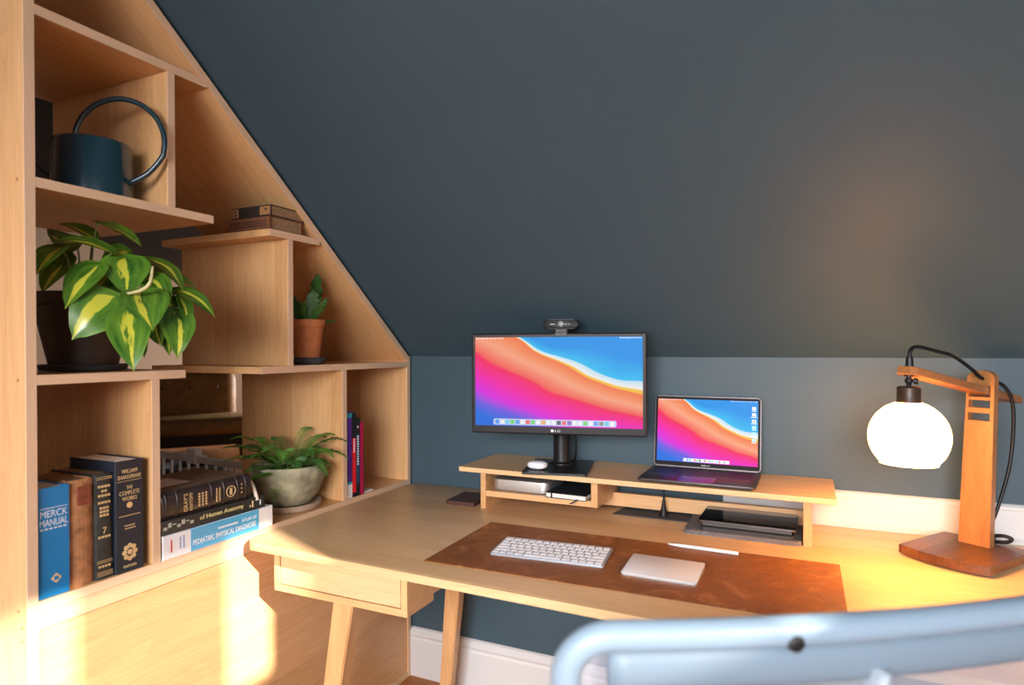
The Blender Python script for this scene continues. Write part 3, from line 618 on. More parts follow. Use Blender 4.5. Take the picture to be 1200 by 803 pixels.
# local: +x toward the shade, +y = camera right-ish
bm = bmesh.new(); pts = []
nb_ = 14
for i in range(nb_+1):
    a = -1+2*i/nb_; pts.append((0.100+0.020*(1-a*a), a*0.098))
pts += [(-0.106, 0.098), (-0.113, 0.090), (-0.113, -0.090), (-0.106, -0.098)]
prism(bm, pts, 2, 0.006, 0.027, 0.002); obj('base', bm, walnut, lamp, world=False)
obj('base_foot', B(-0.09, 0.085, -0.08, 0.08, 0, 0.006), black_plastic, lamp, world=False)
# post: leans a little back, with rounded head and three slots
PXB, LEAN = -0.058, -0.036; PT = 0.011; HB, HT = 0.0345, 0.0295
def post_pt(yy, zz, side): k_ = (zz-0.027)/0.43; return Vector((PXB+LEAN*k_+side*PT, yy*(HB+(HT-HB)*k_), zz))
def post_piece(bm, y0, y1, z0, z1):
    vs = [bm.verts.new(post_pt(y_, z_, s)) for s in (1, -1) for y_, z_ in ((y0, z0), (y1, z0), (y1, z1), (y0, z1))]
    for q in ((0, 1, 2, 3), (7, 6, 5, 4), (0, 4, 5, 1), (1, 5, 6, 2), (2, 6, 7, 3), (3, 7, 4, 0)): bm.faces.new([vs[i] for i in q])
bm = bmesh.new()
SLO, SHI = -0.80, 0.74
post_piece(bm, -1, 1, 0.027, 0.330); post_piece(bm, -1, SLO, 0.330, 0.424); post_piece(bm, SHI, 1, 0.330, 0.424)
post_piece(bm, SLO, SHI, 0.349, 0.3615); post_piece(bm, SLO, SHI, 0.3805, 0.388); post_piece(bm, SLO, SHI, 0.416, 0.424)
hd = []
for s in (1, -1):
    ring = [post_pt(-1, 0.424, s)] + [post_pt(-math.cos(math.pi*i/12), 0.434+0.020*math.sin(math.pi*i/12), s) for i in range(13)] + [post_pt(1, 0.424, s)]
    hd.append([bm.verts.new(p) for p in ring])
bm.faces.new(hd[0]); bm.faces.new(hd[1][::-1])
for i in range(len(hd[0])):
    j = (i+1) % len(hd[0]); bm.faces.new((hd[0][i], hd[1][i], hd[1][j], hd[0][j]))
obj('post', bm, cherry, lamp, world=False)
# arm through the upper slot, tilted up toward the shade
ARM0 = Vector((-0.30, -0.002, 0.330)); ARM1 = Vector((0.105, -0.002, 0.458))
PC = Vector((PXB+LEAN*0.86, -0.002, 0.4015)); tilt = math.radians(9.7)
am = Matrix.Translation(PC) @ Matrix.Rotation(-tilt, 4, 'Y')
bm = bmesh.new(); prism(bm, [(-0.20, -0.022), (-0.20, 0.022), (0.338, 0.022), (0.352, 0.013), (0.352, -0.013), (0.338, -0.022)], 2, -0.008, 0.010, 0.0015); bmesh.ops.transform(bm, matrix=am, verts=bm.verts)
arm = obj('arm', bm, cherry_x, lamp, world=False)
SP = am @ Vector((0.330, 0, -0.008)); 
bm = bmesh.new(); lathe(bm, [(0.009, 0.001), (0.009, -0.002), (0.005, -0.003), (0.005, -0.006), (0.008, -0.009), (0.008, -0.015), (0.005, -0.018), (0.005, -0.025)], SP, n=16)
lathe(bm, [(0.003, 0), (0.003, 0.009), (0.0068, 0.0105), (0.0068, 0.0165), (0.005, 0.018)], n=14, mtx=Matrix.Translation(SP+Vector((0, 0, -0.012))) @ Matrix.Rotation(-math.pi/2, 4, 'X') @ Matrix.Rotation(-0.35, 4, 'Y'))
obj('swivel_joint', bm, black_metal, lamp, world=False, smooth=True, angle=50)
SK = SP+Vector((0, 0, -0.0245))
bm = bmesh.new(); lathe(bm, [(0.019, 0.0), (0.0235, -0.0025), (0.0235, -0.030), (0.0245, -0.032), (0.0245, -0.036)], SK, n=28); obj('socket', bm, mat('lamp_bronze', (0.035, 0.027, 0.022), 0.4, metal=0.6), lamp, world=False, smooth=True, angle=40)
GR = 0.0800; GZ = SK.z-0.036-0.0760
glass = bpy.data.materials.new('lamp_opal_glass'); glass.use_nodes = True; b = glass.node_tree.nodes['Principled BSDF']
b.inputs['Base Color'].default_value = (0.9, 0.87, 0.8, 1); b.inputs['Roughness'].default_value = 0.3; b.inputs['Emission Color'].default_value = (1.0, 0.43, 0.12, 1); b.inputs['Emission Strength'].default_value = 23.0
prof = []
for i in range(25):
    a = math.radians(72-i*(72+45)/24); prof.append((GR*math.cos(a), GR*math.sin(a)))
inner = [(r_*0.965, z_) for r_, z_ in prof[::-1]]
bm = bmesh.new(); lathe(bm, prof+[(prof[-1][0]+0.001, prof[-1][1]-0.003), (prof[-1][0]-0.003, prof[-1][1]-0.003)]+inner, (SK.x, SK.y, GZ), n=40, cap0=False, cap1=False)
obj('glass_shade', bm, glass, lamp, world=False, smooth=True)
bm = bmesh.new(); lathe(bm, [(0.012, 0.066), (0.015, 0.036), (0.026, 0.014), (0.027, -0.005), (0.020, -0.020), (0.005, -0.027)], (SK.x, SK.y, GZ), n=18); obj('bulb', bm, mat('bulb_glow', (0.9, 0.9, 0.9), 0.4, emit=(1.0, 0.45, 0.13), estr=26.0), lamp, world=False, smooth=True)
# cord: out of the arm end, over to the post head, down behind
ct = am @ Vector((0.330, 0, 0.010)); head = Vector((PXB+LEAN*0.93+PT, 0.004, 0.434))
bm = bmesh.new(); lathe(bm, [(0.0085, 0), (0.0075, 0.018), (0.0055, 0.026)], ct, n=14); obj('cord_grip', bm, black_metal, lamp, world=False, smooth=True, angle=50)
bk = Vector((PXB+LEAN*0.93-PT, 0.010, 0.428))
bm = bmesh.new(); tube(bm, catmull([ct+Vector((0, 0, 0.02)), ct+Vector((-0.006, 0, 0.040)), ct+Vector((-0.035, 0, 0.046)), ct+Vector((-0.110, 0.0, 0.036)), ct+Vector((-0.180, 0.003, 0.024)), ct+Vector((-0.255, 0.004, -0.004)), head, bk, bk+Vector((-0.030, 0.020, -0.015)), bk+Vector((-0.050, 0.030, -0.07)), bk+Vector((-0.045, 0.026, -0.20)), bk+Vector((-0.010, 0.012, -0.32)), Vector((-0.100, 0.005, 0.045)), Vector((-0.118, 0.015, 0.036))]), 0.0042, 10); obj('cord', bm, black_plastic, lamp, world=False, smooth=True)
bm = bmesh.new(); box(bm, -0.112, -0.080, -0.012, 0.020, 0.027, 0.062, 0.008, 3); tube(bm, catmull([(-0.100, 0.018, 0.045), (-0.104, 0.040, 0.050), (-0.106, 0.056, 0.046), (-0.104, 0.045, 0.036), (-0.100, 0.018, 0.032)]), 0.0045, 8); obj('cord_switch', bm, black_plastic, lamp, world=False, smooth=True, angle=50)

# ------------------------------------------------------------------ books
def book(name, label, y0, y1, z0, z1, depth, cover, pages, x=-0.004, lie=False, board=0.003, group=None, round_=0.0, over=0.003):
    """spine faces +x at x; lie=True: spine runs along y and the thickness along z"""
    o = thing(name, label, 'book', (x-depth/2, (y0+y1)/2, z0), 0, group)
    bm = bmesh.new()
    if lie:
        box(bm, x-depth, x-0.002, y0, y1, z0, z0+board, 0.0006, 1); box(bm, x-depth, x-0.002, y0, y1, z1-board, z1, 0.0006, 1)
        h = (z1-z0)/2; n = 8
        if round_: prism(bm, [(x-0.003+round_*math.cos(math.radians(a))-round_*0.25, (z0+z1)/2+h*math.sin(math.radians(a))) for a in [-90+180*i/n for i in range(n+1)]] + [(x-0.008, z1), (x-0.008, z0)], 1, y0, y1, 0.0006, 1)
        else: box(bm, x-board, x, y0, y1, z0, z1, 0.0008, 1)
        obj('cover', bm, cover, o)
        obj('pages', B(x-depth+over, x-board-0.002, y0+over, y1-over, z0+board, z1-board), pages, o)
    else:
        box(bm, x-depth, x-0.002, y0, y0+board, z0, z1, 0.0006, 1); box(bm, x-depth, x-0.002, y1-board, y1, z0, z1, 0.0006, 1)
        h = (y1-y0)/2; n = 8
        if round_: prism(bm, [(x-0.003+round_*math.cos(math.radians(a))-round_*0.25, (y0+y1)/2+h*math.sin(math.radians(a))) for a in [-90+180*i/n for i in range(n+1)]] + [(x-0.008, y1), (x-0.008, y0)], 2, z0, z1, 0.0006, 1)
        else: box(bm, x-board, x, y0, y1, z0, z1, 0.0008, 1)
        obj('cover', bm, cover, o)
        obj('pages', B(x-depth+over, x-board-0.002, y0+board, y1-board, z0+0.001, z1-over), pages, o)
    return o
def bars(parent, x, rects, m, name='spine_print'):
    bm = bmesh.new()
    for y0, y1, z0, z1 in rects: box(bm, x, x+0.0006, y0, y1, z0, z1)
    return obj(name, bm, m, parent)
ZL = SH['ledge']
blue_cloth = mat('blue_cover', (0.004, 0.175, 0.43), 0.4)
bx = -0.004
o = book('book', 'thick bright blue medical manual standing against the bookcase side', -1.2935, -1.233, ZL, ZL+0.222, 0.16, blue_cloth, paper)
pale = mat('pale_print', (0.62, 0.66, 0.68), 0.5)
text('MERCK', (bx+0.0003, -1.2625, ZL+0.169), PY, PZ, 0.051, 0.014, pale, o); text('MANUAL', (bx+0.0003, -1.2625, ZL+0.151), PY, PZ, 0.053, 0.014, pale, o)
bars(o, bx, [(-1.289, -1.237, ZL+0.180, ZL+0.1812)] + [(-1.289+i*0.0088, -1.283+i*0.0088, ZL+0.1375, ZL+0.1405) for i in range(6)], pale)
bm = bmesh.new(); s_ = 0.0105
prism(bm, [(-1.259-s_, ZL+0.036), (-1.259, ZL+0.036+s_), (-1.259+s_, ZL+0.036), (-1.259, ZL+0.036-s_)], 0, bx, bx+0.0005); em = obj('emblem', bm, gold, o)
obj('emblem_centre', B(bx, bx+0.0009, -1.263, -1.255, ZL+0.032, ZL+0.040), blue_cloth, em)
tan = mat('worn_tan_leather', (0.36, 0.155, 0.06), 0.75, noise=0.45, nscale=38)
o = book('book', 'worn tan leather book with reddish label between blue and black books', -1.2295, -1.1815, ZL, ZL+0.226, 0.155, tan, old_paper, x=-0.010, round_=0.009)
obj('spine_label', B(-0.0075, -0.0040, -1.217, -1.190, ZL+0.172, ZL+0.212, 0.0005, 1), mat('red_label', (0.20, 0.048, 0.02), 0.7, noise=0.3, nscale=80), o)
dkl = mat('black_green_leather', (0.022, 0.024, 0.020), 0.5, noise=0.4, nscale=70)
o = book('book', 'old black leather volume with gold bands left of the navy book', -1.1795, -1.1385, ZL, ZL+0.230, 0.155, dkl, old_paper, x=-0.010, round_=0.008)
cy_ = -1.159
rs_ = [(cy_-0.017, cy_+0.017, ZL+z, ZL+z+0.0012) for z in (0.222, 0.218, 0.040, 0.036, 0.016, 0.012, 0.008)]
for z, n in ((0.200, 4), (0.190, 2), (0.180, 4), (0.165, 4), (0.153, 3), (0.145, 3), (0.137, 3), (0.090, 4), (0.026, 4)): rs_ += [(cy_-n*0.0035+i*0.007, cy_-n*0.0035+i*0.007+0.0052, ZL+z, ZL+z+0.005) for i in range(n)]
bars(o, -0.0067, rs_, gold); text('7', (-0.0062, cy_, ZL+0.106), PY, PZ, 0.008, 0.014, gold, o)
navy = mat('navy_cover', (0.012, 0.018, 0.030), 0.42)
o = book('book', 'tall dark navy Shakespeare volume with gold crest standing by the divider', -1.1365, -1.0720, ZL, ZL+0.251, 0.165, navy, paper)
cy_ = -1.1045; F_ = lambda t, z, w_, h_: text(t, (bx+0.0003, cy_, ZL+z), PY, PZ, w_, h_, gold, o)
F_('WILLIAM', 0.227, 0.036, 0.0085); F_('SHAKESPEARE', 0.214, 0.054, 0.0085); F_('THE', 0.190, 0.014, 0.008); F_('COMPLETE', 0.178, 0.046, 0.0095); F_('WORKS', 0.165, 0.034, 0.009); F_('OXFORD', 0.013, 0.030, 0.006)
bars(o, bx, [(cy_-0.029, cy_+0.029, ZL+0.2045, ZL+0.2054), (cy_-0.025, cy_+0.025, ZL+0.126, ZL+0.1275)] + [(cy_-0.012+i*0.005, cy_-0.0085+i*0.005, ZL+0.103, ZL+0.1055) for i in range(5)] + [(cy_-0.011+i*0.005, cy_-0.0075+i*0.005, ZL+0.0965, ZL+0.099) for i in range(5)], gold)
bm = bmesh.new(); lathe(bm, [(0.0068, 0), (0.0068, 0.0005)], n=12, mtx=Matrix.Translation((bx, cy_, ZL+0.150)) @ Matrix.Rotation(math.pi/2, 4, 'Y')); obj('rosette', bm, gold, o)
bm = bmesh.new(); M0 = Matrix.Translation((bx, cy_, ZL+0.044)) @ Matrix.Rotation(math.pi/2, 4, 'Y')
for i in range(8):
    a = 2*math.pi*i/8; lathe(bm, [(0.0055, 0), (0.0055, 0.0005)], n=10, mtx=Matrix.Translation((0, 0.0125*math.cos(a), 0.0145*math.sin(a))) @ M0)
lathe(bm, [(0.0060, 0), (0.0060, 0.0006)], n=10, mtx=M0); tube(bm, [(bx+0.0003, cy_+0.0095*math.cos(2*math.pi*i/24), ZL+0.044+0.0105*math.sin(2*math.pi*i/24)) for i in range(24)], 0.0009, 5, closed=True); obj('crest', bm, gold, o)

# flat stack
sky_c = mat('sky_blue_cover', (0.085, 0.42, 0.72), 0.3); whitec = mat('white_cover', (0.80, 0.81, 0.82), 0.35)
o = book('book', 'thick white and sky blue paediatric textbook at the bottom of the flat stack', -1.030, -0.692, ZL, ZL+0.057, 0.245, whitec, paper, x=0.004, lie=True)
xs_ = 0.004
obj('spine_panel', B(xs_-0.001, xs_+0.0005, -0.955, -0.742, ZL+0.001, ZL+0.056), sky_c, o)
obj('top_panel', B(xs_-0.235, xs_-0.002, -0.955, -0.742, ZL+0.0565, ZL+0.0573), sky_c, o)
wp = mat('white_print', (0.85, 0.88, 0.9), 0.5)
text('PEDIATRIC PHYSICAL DIAGNOSIS', (xs_+0.0008, -0.851, ZL+0.021), PY, PZ, 0.196, 0.0135, wp, o); text('ATLAS OF', (xs_+0.0008, -0.775, ZL+0.039), PY, PZ, 0.050, 0.0085, wp, o)
bars(o, xs_+0.0003, [(-0.875+i*0.007, -0.8695+i*0.007, ZL+0.036, ZL+0.0405) for i in range(9)], wp)
bars(o, xs_, [(-1.010, -1.006, ZL+0.014, ZL+0.044)], mat('red_print', (0.62, 0.10, 0.10), 0.5), 'red_print'); bars(o, xs_, [(-0.986, -0.983, ZL+0.018, ZL+0.046), (-0.976, -0.973, ZL+0.016, ZL+0.048)], mat('blue_print', (0.25, 0.35, 0.62), 0.5), 'blue_print')
Z2 = ZL+0.0575
anat = mat('charcoal_cover', (0.024, 0.026, 0.026), 0.3)
o = book('book', 'black anatomy textbook with yellow title in the middle of the flat stack', -1.030, -0.718, Z2, Z2+0.034, 0.225, anat, paper, x=0.0, lie=True)
yel = mat('yellow_print', (0.78, 0.66, 0.28), 0.5)
text('of Human Anatomy', (0.0004, -0.858, Z2+0.018), PY, PZ, 0.135, 0.0145, yel, o)
bars(o, 0.0, [(-1.025+i*0.012, -1.016+i*0.012, Z2+0.012+0.004*((i*7) % 3), Z2+0.019+0.004*((i*5) % 3)) for i in range(7)], mat('pale_plate', (0.42, 0.44, 0.36), 0.5), 'spine_picture'); bars(o, 0.0, [(-0.762, -0.757, Z2+0.008, Z2+0.026), (-0.770, -0.766, Z2+0.010, Z2+0.016)], yel, 'spine_mark'); bars(o, 0.0, [(-0.735, -0.731, Z2+0.010, Z2+0.024)], wp, 'publisher_mark')
Z3 = Z2+0.0345; gray_l = mat('brown_black_leather', (0.030, 0.020, 0.017), 0.32, noise=0.2, nscale=50)
o = book('book', 'dark leather anatomy classic with ribbed spine and ribbon on top of the flat stack', -1.030, -0.766, Z3, Z3+0.067, 0.205, gray_l, mat('gilt_pages', (0.42, 0.30, 0.16), 0.55, metal=0.2), x=-0.006, lie=True, round_=0.016)
zm = Z3+0.0335
for yy in (-1.020, -0.990, -0.893, -0.855, -0.812, -0.785):
    bm = bmesh.new(); pts = [(-0.003+0.0165*math.cos(math.radians(a))-0.010, yy, zm+0.0335*math.sin(math.radians(a))) for a in range(-80, 81, 16)]; tube(bm, pts, 0.0022, 6); obj('raised_band', bm, gray_l, o, smooth=True)
gx = 0.0034
def vt(t, y, z, w_, h_): text(t, (gx, y, z), PZ, (0, -1, 0), w_, h_, gold, o)
vt("GRAY'S", -0.968, zm-0.001, 0.044, 0.011); vt('ANATOMY', -0.953, zm-0.001, 0.046, 0.009)
bars(o, gx-0.0005, [(-0.932+0.010*j, -0.927+0.010*j, zm-0.018+i*0.007, zm-0.013+i*0.007) for j in range(3) for i in range(5)] + [(-0.880+0.009*j, -0.876+0.009*j, zm-0.018+i*0.006, zm-0.0135+i*0.006) for j in range(2) for i in range(6)] + [(-0.801, -0.797, zm-0.012+i*0.011, zm-0.008+i*0.011) for i in range(3)], gold)
bm = bmesh.new(); tube(bm, [(gx+0.0003, -0.834+0.014*math.cos(2*math.pi*i/28), zm+0.014*math.sin(2*math.pi*i/28)) for i in range(28)], 0.0013, 6, closed=True); box(bm, gx-0.0003, gx+0.0008, -0.838, -0.830, zm-0.009, zm+0.009, 0.0003, 1); obj('spine_medallion', bm, gold, o)
emb = mat('embossed_cover', (0.16, 0.095, 0.055), 0.6, noise=0.6, nscale=120)
obj('top_cover', B(-0.205, -0.014, -1.026, -0.770, Z3+0.0668, Z3+0.0676), emb, o)
obj('cover_label', B(-0.150, -0.060, -1.000, -0.905, Z3+0.0674, Z3+0.0682), mat('cover_label', (0.66, 0.58, 0.50), 0.7), o)
bm = bmesh.new(); tube(bm, catmull([(-0.03, -0.775, Z3+0.050), (-0.012, -0.755, Z3+0.040), (-0.004, -0.748, Z3+0.015), (0.003, -0.746, Z3-0.010)]), 0.005, 6, sq=(1, 0.12)); obj('bookmark_ribbon', bm, mat('cream_ribbon', (0.60, 0.52, 0.42), 0.7), o, smooth=True)

# thin books by the far divider
def thin(label, y0, y1, h, cols):
    o = thing('thin_book', label, 'book', (-0.10, (y0+y1)/2, ZL), 0, 'thin upright books beside the right divider')
    bm = bmesh.new(); box(bm, -0.20, -0.006, y0, y0+0.0012, ZL, ZL+h); box(bm, -0.20, -0.006, y1-0.0012, y1, ZL, ZL+h); box(bm, -0.008, -0.006, y0, y1, ZL, ZL+h)
    obj('cover', bm, cols[0], o); obj('pages', B(-0.198, -0.008, y0+0.0012, y1-0.0012, ZL+0.001, ZL+h-0.003), paper, o)
    for z0, z1, m in cols[1:]: obj('spine_band', B(-0.0065, -0.0055, y0+0.0003, y1-0.0003, ZL+z0*h, ZL+z1*h), m, o)
    return o
purp = mat('purple_cover', (0.085, 0.022, 0.25), 0.45); teal = mat('teal_print', (0.02, 0.33, 0.36), 0.45); redc = mat('red_cover', (0.70, 0.015, 0.025), 0.45); blk = mat('black_cover', (0.012, 0.012, 0.015), 0.45); nvy = mat('deep_blue_cover', (0.010, 0.065, 0.14), 0.45); crim = mat('crimson_cover', (0.46, 0.006, 0.075), 0.45)
thin('purple thin book with teal bands and white foot', -0.3655, -0.3330, 0.288, [purp, (0, 0.16, whitec), (0.16, 0.19, teal), (0.935, 0.985, teal)])
o = thin('half black half red thin book beside the purple one', -0.3325, -0.3130, 0.283, [blk, (0.05, 0.70, redc)])
bars(o, -0.0055, [(-0.326, -0.320, ZL+0.150+i*0.006, ZL+0.154+i*0.006) for i in range(8)], wp)
o = thin('dark blue thin book with white marks between red and crimson books', -0.3125, -0.2930, 0.265, [nvy, (0.79, 1.0, blk), (0.0, 0.16, blk)])
bars(o, -0.0055, [(-0.307, -0.299, ZL+0.105+i*0.0085, ZL+0.110+i*0.0085) for i in range(12)]+[(-0.306, -0.301, ZL+0.23, ZL+0.238)], wp)
thin('slim crimson thin book at the open end of the row', -0.2925, -0.2735, 0.247, [crim])
bm = bmesh.new(); prism(bm, [(-0.10, -0.269), (-0.01, -0.262), (-0.012, -0.215), (-0.10, -0.222)], 2, ZL, ZL+0.004); pc_ = obj('folded_paper', bm, whitec); tag(pc_, 'white folded paper lying beside the thin books', 'paper')

# two old books on the upper shelf
ZU = SH['can']
o = thing('old_book', 'brown leather old book under the dark one on the upper shelf', 'book', (-0.09, -0.62, ZU), 0, 'old books on the upper shelf')
oldl = mat('old_brown_leather', (0.15, 0.055, 0.020), 0.7, noise=0.4, nscale=60)
bm = bmesh.new(); box(bm, -0.175, -0.004, -0.684, -0.560, ZU, ZU+0.003); box(bm, -0.175, -0.004, -0.684, -0.560, ZU+0.036, ZU+0.039); prism(bm, [(-0.684-0.007*math.cos(math.radians(a)), ZU+0.0195+0.0195*math.sin(math.radians(a))) for a in range(-90, 91, 20)]+[(-0.680, ZU+0.039), (-0.680, ZU)], 0, -0.175, -0.004); obj('cover', bm, oldl, o); obj('pages', B(-0.172, -0.007, -0.680, -0.563, ZU+0.003, ZU+0.036), old_paper, o)
bm = bmesh.new()
for z in (0.010, 0.0165, 0.023): box(bm, -0.165, -0.015, -0.6918, -0.688, ZU+z, ZU+z+0.003)
obj('spine_lines', bm, mat('dark_line', (0.05, 0.012, 0.008), 0.7), o)
ZU2 = ZU+0.0395
o = thing('old_book', 'dark covered old book with paper label on top of the brown one', 'book', (-0.085, -0.615, ZU2), 0, 'old books on the upper shelf')
dko = mat('old_dark_cover', (0.018, 0.010, 0.008), 0.6)
bm = bmesh.new(); box(bm, -0.160, -0.006, -0.680, -0.553, ZU2, ZU2+0.003); box(bm, -0.160, -0.006, -0.680, -0.553, ZU2+0.029, ZU2+0.032); box(bm, -0.160, -0.006, -0.6835, -0.679, ZU2, ZU2+0.032, 0.001); box(bm, -0.160, -0.006, -0.5545, -0.552, ZU2, ZU2+0.032, 0.001); obj('cover', bm, dko, o); obj('pages', B(-0.157, -0.0075, -0.679, -0.555, ZU2+0.003, ZU2+0.029), old_paper, o)
obj('spine_label', B(-0.048, -0.008, -0.6842, -0.683, ZU2+0.004, ZU2+0.028), mat('label_brown', (0.30, 0.14, 0.05), 0.7), o); obj('spine_label', B(-0.156, -0.132, -0.6842, -0.683, ZU2+0.004, ZU2+0.028), MATS['label_brown'], o)
bm = bmesh.new(); box(bm, -0.028, -0.020, -0.6848, -0.684, ZU2+0.017, ZU2+0.022); box(bm, -0.150, -0.140, -0.6848, -0.684, ZU2+0.018, ZU2+0.023); box(bm, -0.150, -0.140, -0.6848, -0.684, ZU2+0.008, ZU2+0.013); obj('label_marks', bm, dko, o)

# ------------------------------------------------------------------ watering can
CC = Vector((-0.125, -1.106, ZU)); ca = math.atan2(0.50, 0.86)
can = thing('watering_can', 'dark teal metal watering can with round hoop handle on the upper shelf', 'watering can', CC, ca)
enam = mat('teal_enamel', (0.008, 0.038, 0.055), 0.20, coat=0.6)
enam2 = mat('dark_teal_enamel', (0.010, 0.032, 0.045), 0.28, coat=0.3)
bm = bmesh.new(); R_ = 0.082; lathe(bm, [(R_-0.002, 0), (R_, 0.002), (R_, 0.128), (R_-0.003, 0.135), (R_-0.010, 0.138), (R_-0.030, 0.139), (R_-0.030, 0.133), (R_-0.008, 0.131), (R_-0.004, 0.09), (R_-0.004, 0.01)], n=56); obj('body', bm, enam, can, world=False, smooth=True, angle=40)
HC = Vector((0.060, 0, 0.143)); HR = 0.100
bm = bmesh.new(); pts = [(HC.x+HR*math.cos(math.radians(a)), 0, HC.z+HR*1.0*math.sin(math.radians(a))) for a in range(-20, 186, 10)]
pts = [Vector((R_-0.004, 0, 0.046)), Vector((R_+0.040, 0, 0.070))]+[Vector(p) for p in pts]; pts[-1].z = 0.137
tube(bm, catmull(pts, 3), 0.0062, 12); obj('handle', bm, enam2, can, world=False, smooth=True)
bm = bmesh.new(); tube(bm, catmull([(-R_+0.004, 0, 0.045), (-R_-0.05, 0, 0.092), (-R_-0.10, 0, 0.145), (-R_-0.13, 0, 0.180)]), 0.0062, 12); obj('spout', bm, enam2, can, world=False, smooth=True)

# ------------------------------------------------------------------ trailing variegated plant
def leaf_material():
    m = bpy.data.materials.new('variegated_leaf'); m.use_nodes = True; nt = m.node_tree; N = nt.nodes; L = nt.links; b = N['Principled BSDF']
    tc = N.new('ShaderNodeTexCoord'); oi = N.new('ShaderNodeObjectInfo'); sx = N.new('ShaderNodeSeparateXYZ'); L.new(tc.outputs['UV'], sx.inputs[0])
    nz = N.new('ShaderNodeTexNoise'); nz.noise_dimensions = '4D'; nz.inputs['Scale'].default_value = 2.2; nz.inputs['Detail'].default_value = 3
    mp = N.new('ShaderNodeMapping'); mp.inputs['Scale'].default_value = (3, 1, 1); L.new(tc.outputs['UV'], mp.inputs['Vector']); L.new(mp.outputs[0], nz.inputs['Vector'])
    mw = N.new('ShaderNodeMath'); mw.operation = 'MULTIPLY'; mw.inputs[1].default_value = 37.0; L.new(oi.outputs['Random'], mw.inputs[0]); L.new(mw.outputs[0], nz.inputs['W'])
    # distance from the midrib, shifted to one side on each leaf
    sh = N.new('ShaderNodeMath'); sh.operation = 'MULTIPLY_ADD'; sh.inputs[1].default_value = 0.22; sh.inputs[2].default_value = 0.39; L.new(oi.outputs['Random'], sh.inputs[0])
    d = N.new('ShaderNodeMath'); d.operation = 'SUBTRACT'; L.new(sx.outputs[0], d.inputs[0]); L.new(sh.outputs[0], d.inputs[1])
    ab = N.new('ShaderNodeMath'); ab.operation = 'ABSOLUTE'; L.new(d.outputs[0], ab.inputs[0])
    ad = N.new('ShaderNodeMath'); ad.operation = 'MULTIPLY_ADD'; ad.inputs[1].default_value = 0.55; ad.inputs[2].default_value = -0.20; L.new(nz.outputs['Fac'], ad.inputs[0])
    lt = N.new('ShaderNodeMath'); lt.operation = 'SUBTRACT'; L.new(ad.outputs[0], lt.inputs[0]); L.new(ab.outputs[0], lt.inputs[1])
    r = N.new('ShaderNodeValToRGB'); e = r.color_ramp.elements; e[0].position = 0.485; e[0].color = (0, 0, 0, 1); e[1].position = 0.515; e[1].color = (1, 1, 1, 1)
    a5 = N.new('ShaderNodeMath'); a5.operation = 'ADD'; a5.inputs[1].default_value = 0.5; L.new(lt.outputs[0], a5.inputs[0]); L.new(a5.outputs[0], r.inputs['Fac'])
    gr = N.new('ShaderNodeValToRGB'); g = gr.color_ramp.elements; g[0].position = 0.3; g[0].color = (0.024, 0.092, 0.010, 1); g[1].position = 0.75; g[1].color = (0.13, 0.25, 0.022, 1); L.new(nz.outputs['Fac'], gr.inputs['Fac'])
    mx = N.new('ShaderNodeMix'); mx.data_type = 'RGBA'; L.new(r.outputs['Color'], mx.inputs['Factor']); L.new(gr.outputs['Color'], mx.inputs['A']); mx.inputs['B'].default_value = (0.50, 0.48, 0.045, 1)
    L.new(mx.outputs['Result'], b.inputs['Base Color']); b.inputs['Roughness'].default_value = 0.27
    return m
leafm = leaf_material()
def leaf_mesh(base, tip, normal, width, droop=0.12, fold=0.18, heart=True):
    base, tip = Vector(base), Vector(tip); ax = tip-base; ln = ax.length; ax.normalize(); n = Vector(normal); n = (n-ax*ax.dot(n)).normalized(); sd = ax.cross(n)
    bm = bmesh.new(); uvl = bm.loops.layers.uv.new(); NV, NU = 12, 8; grid = []
    for i in range(NV+1):
        v = i/NV
        if heart: wv = (math.sin(math.pi*min(1, v**0.62*1.0))**0.8)*(1-0.25*v) if 0 < v < 1 else 0.0
        else: wv = math.sin(math.pi*v**0.9)
        if v > 0.86: wv *= (1-v)/0.14*0.55+0.45*(1-v)/0.14
        row = []
        for j in range(NU+1):
            s = j/NU*2-1; back = -0.13*(abs(s)**1.5)*max(0, 1-v*2.6) if heart else 0
            p = base + ax*(ln*(v+back)) + sd*(s*wv*width/2) + n*(ln*(droop*math.sin(math.pi*v)) + abs(s)*wv*width*fold*0.5)
            row.append(bm.verts.new(p))
        grid.append(row)
    for i in range(NV):
        for j in range(NU):
            f = bm.faces.new((grid[i][j], grid[i][j+1], grid[i+1][j+1], grid[i+1][j])); f.smooth = True
            for lp_, (a, b_) in zip(f.loops, ((j, i), (j+1, i), (j+1, i+1), (j, i+1))): lp_[uvl].uv = (a/NU, b_/NV)
    bmesh.ops.remove_doubles(bm, verts=bm.verts, dist=1e-5)
    return bm
PP = Vector((-0.165, -1.105, SH['mid']))
phil = thing('potted_philodendron', 'trailing plant with yellow-streaked heart leaves in a dark pot on the shelf', 'plant', PP)
dpot = mat('dark_brown_pot', (0.030, 0.016, 0.011), 0.5, noise=0.3, nscale=40)
bm = bmesh.new(); lathe(bm, [(0.050, 0), (0.086, 0.003), (0.091, 0.013), (0.088, 0.016), (0.078, 0.012), (0.05, 0.010)], n=40); obj('saucer', bm, mat('black_saucer', (0.028, 0.027, 0.028), 0.45), phil, world=False, smooth=True, angle=40)
bm = bmesh.new(); lathe(bm, [(0.064, 0.012), (0.070, 0.016), (0.092, 0.120), (0.096, 0.150), (0.104, 0.152), (0.106, 0.180), (0.098, 0.181), (0.095, 0.165)], n=40); obj('pot', bm, dpot, phil, world=False, smooth=True, angle=40)
bm = bmesh.new(); lathe(bm, [(0.096, 0.160), (0.06, 0.168), (0.01, 0.170)], n=24); obj('soil', bm, mat('soil', (0.018, 0.012, 0.008), 0.95, bump=0.6, nscale=60), phil, world=False)
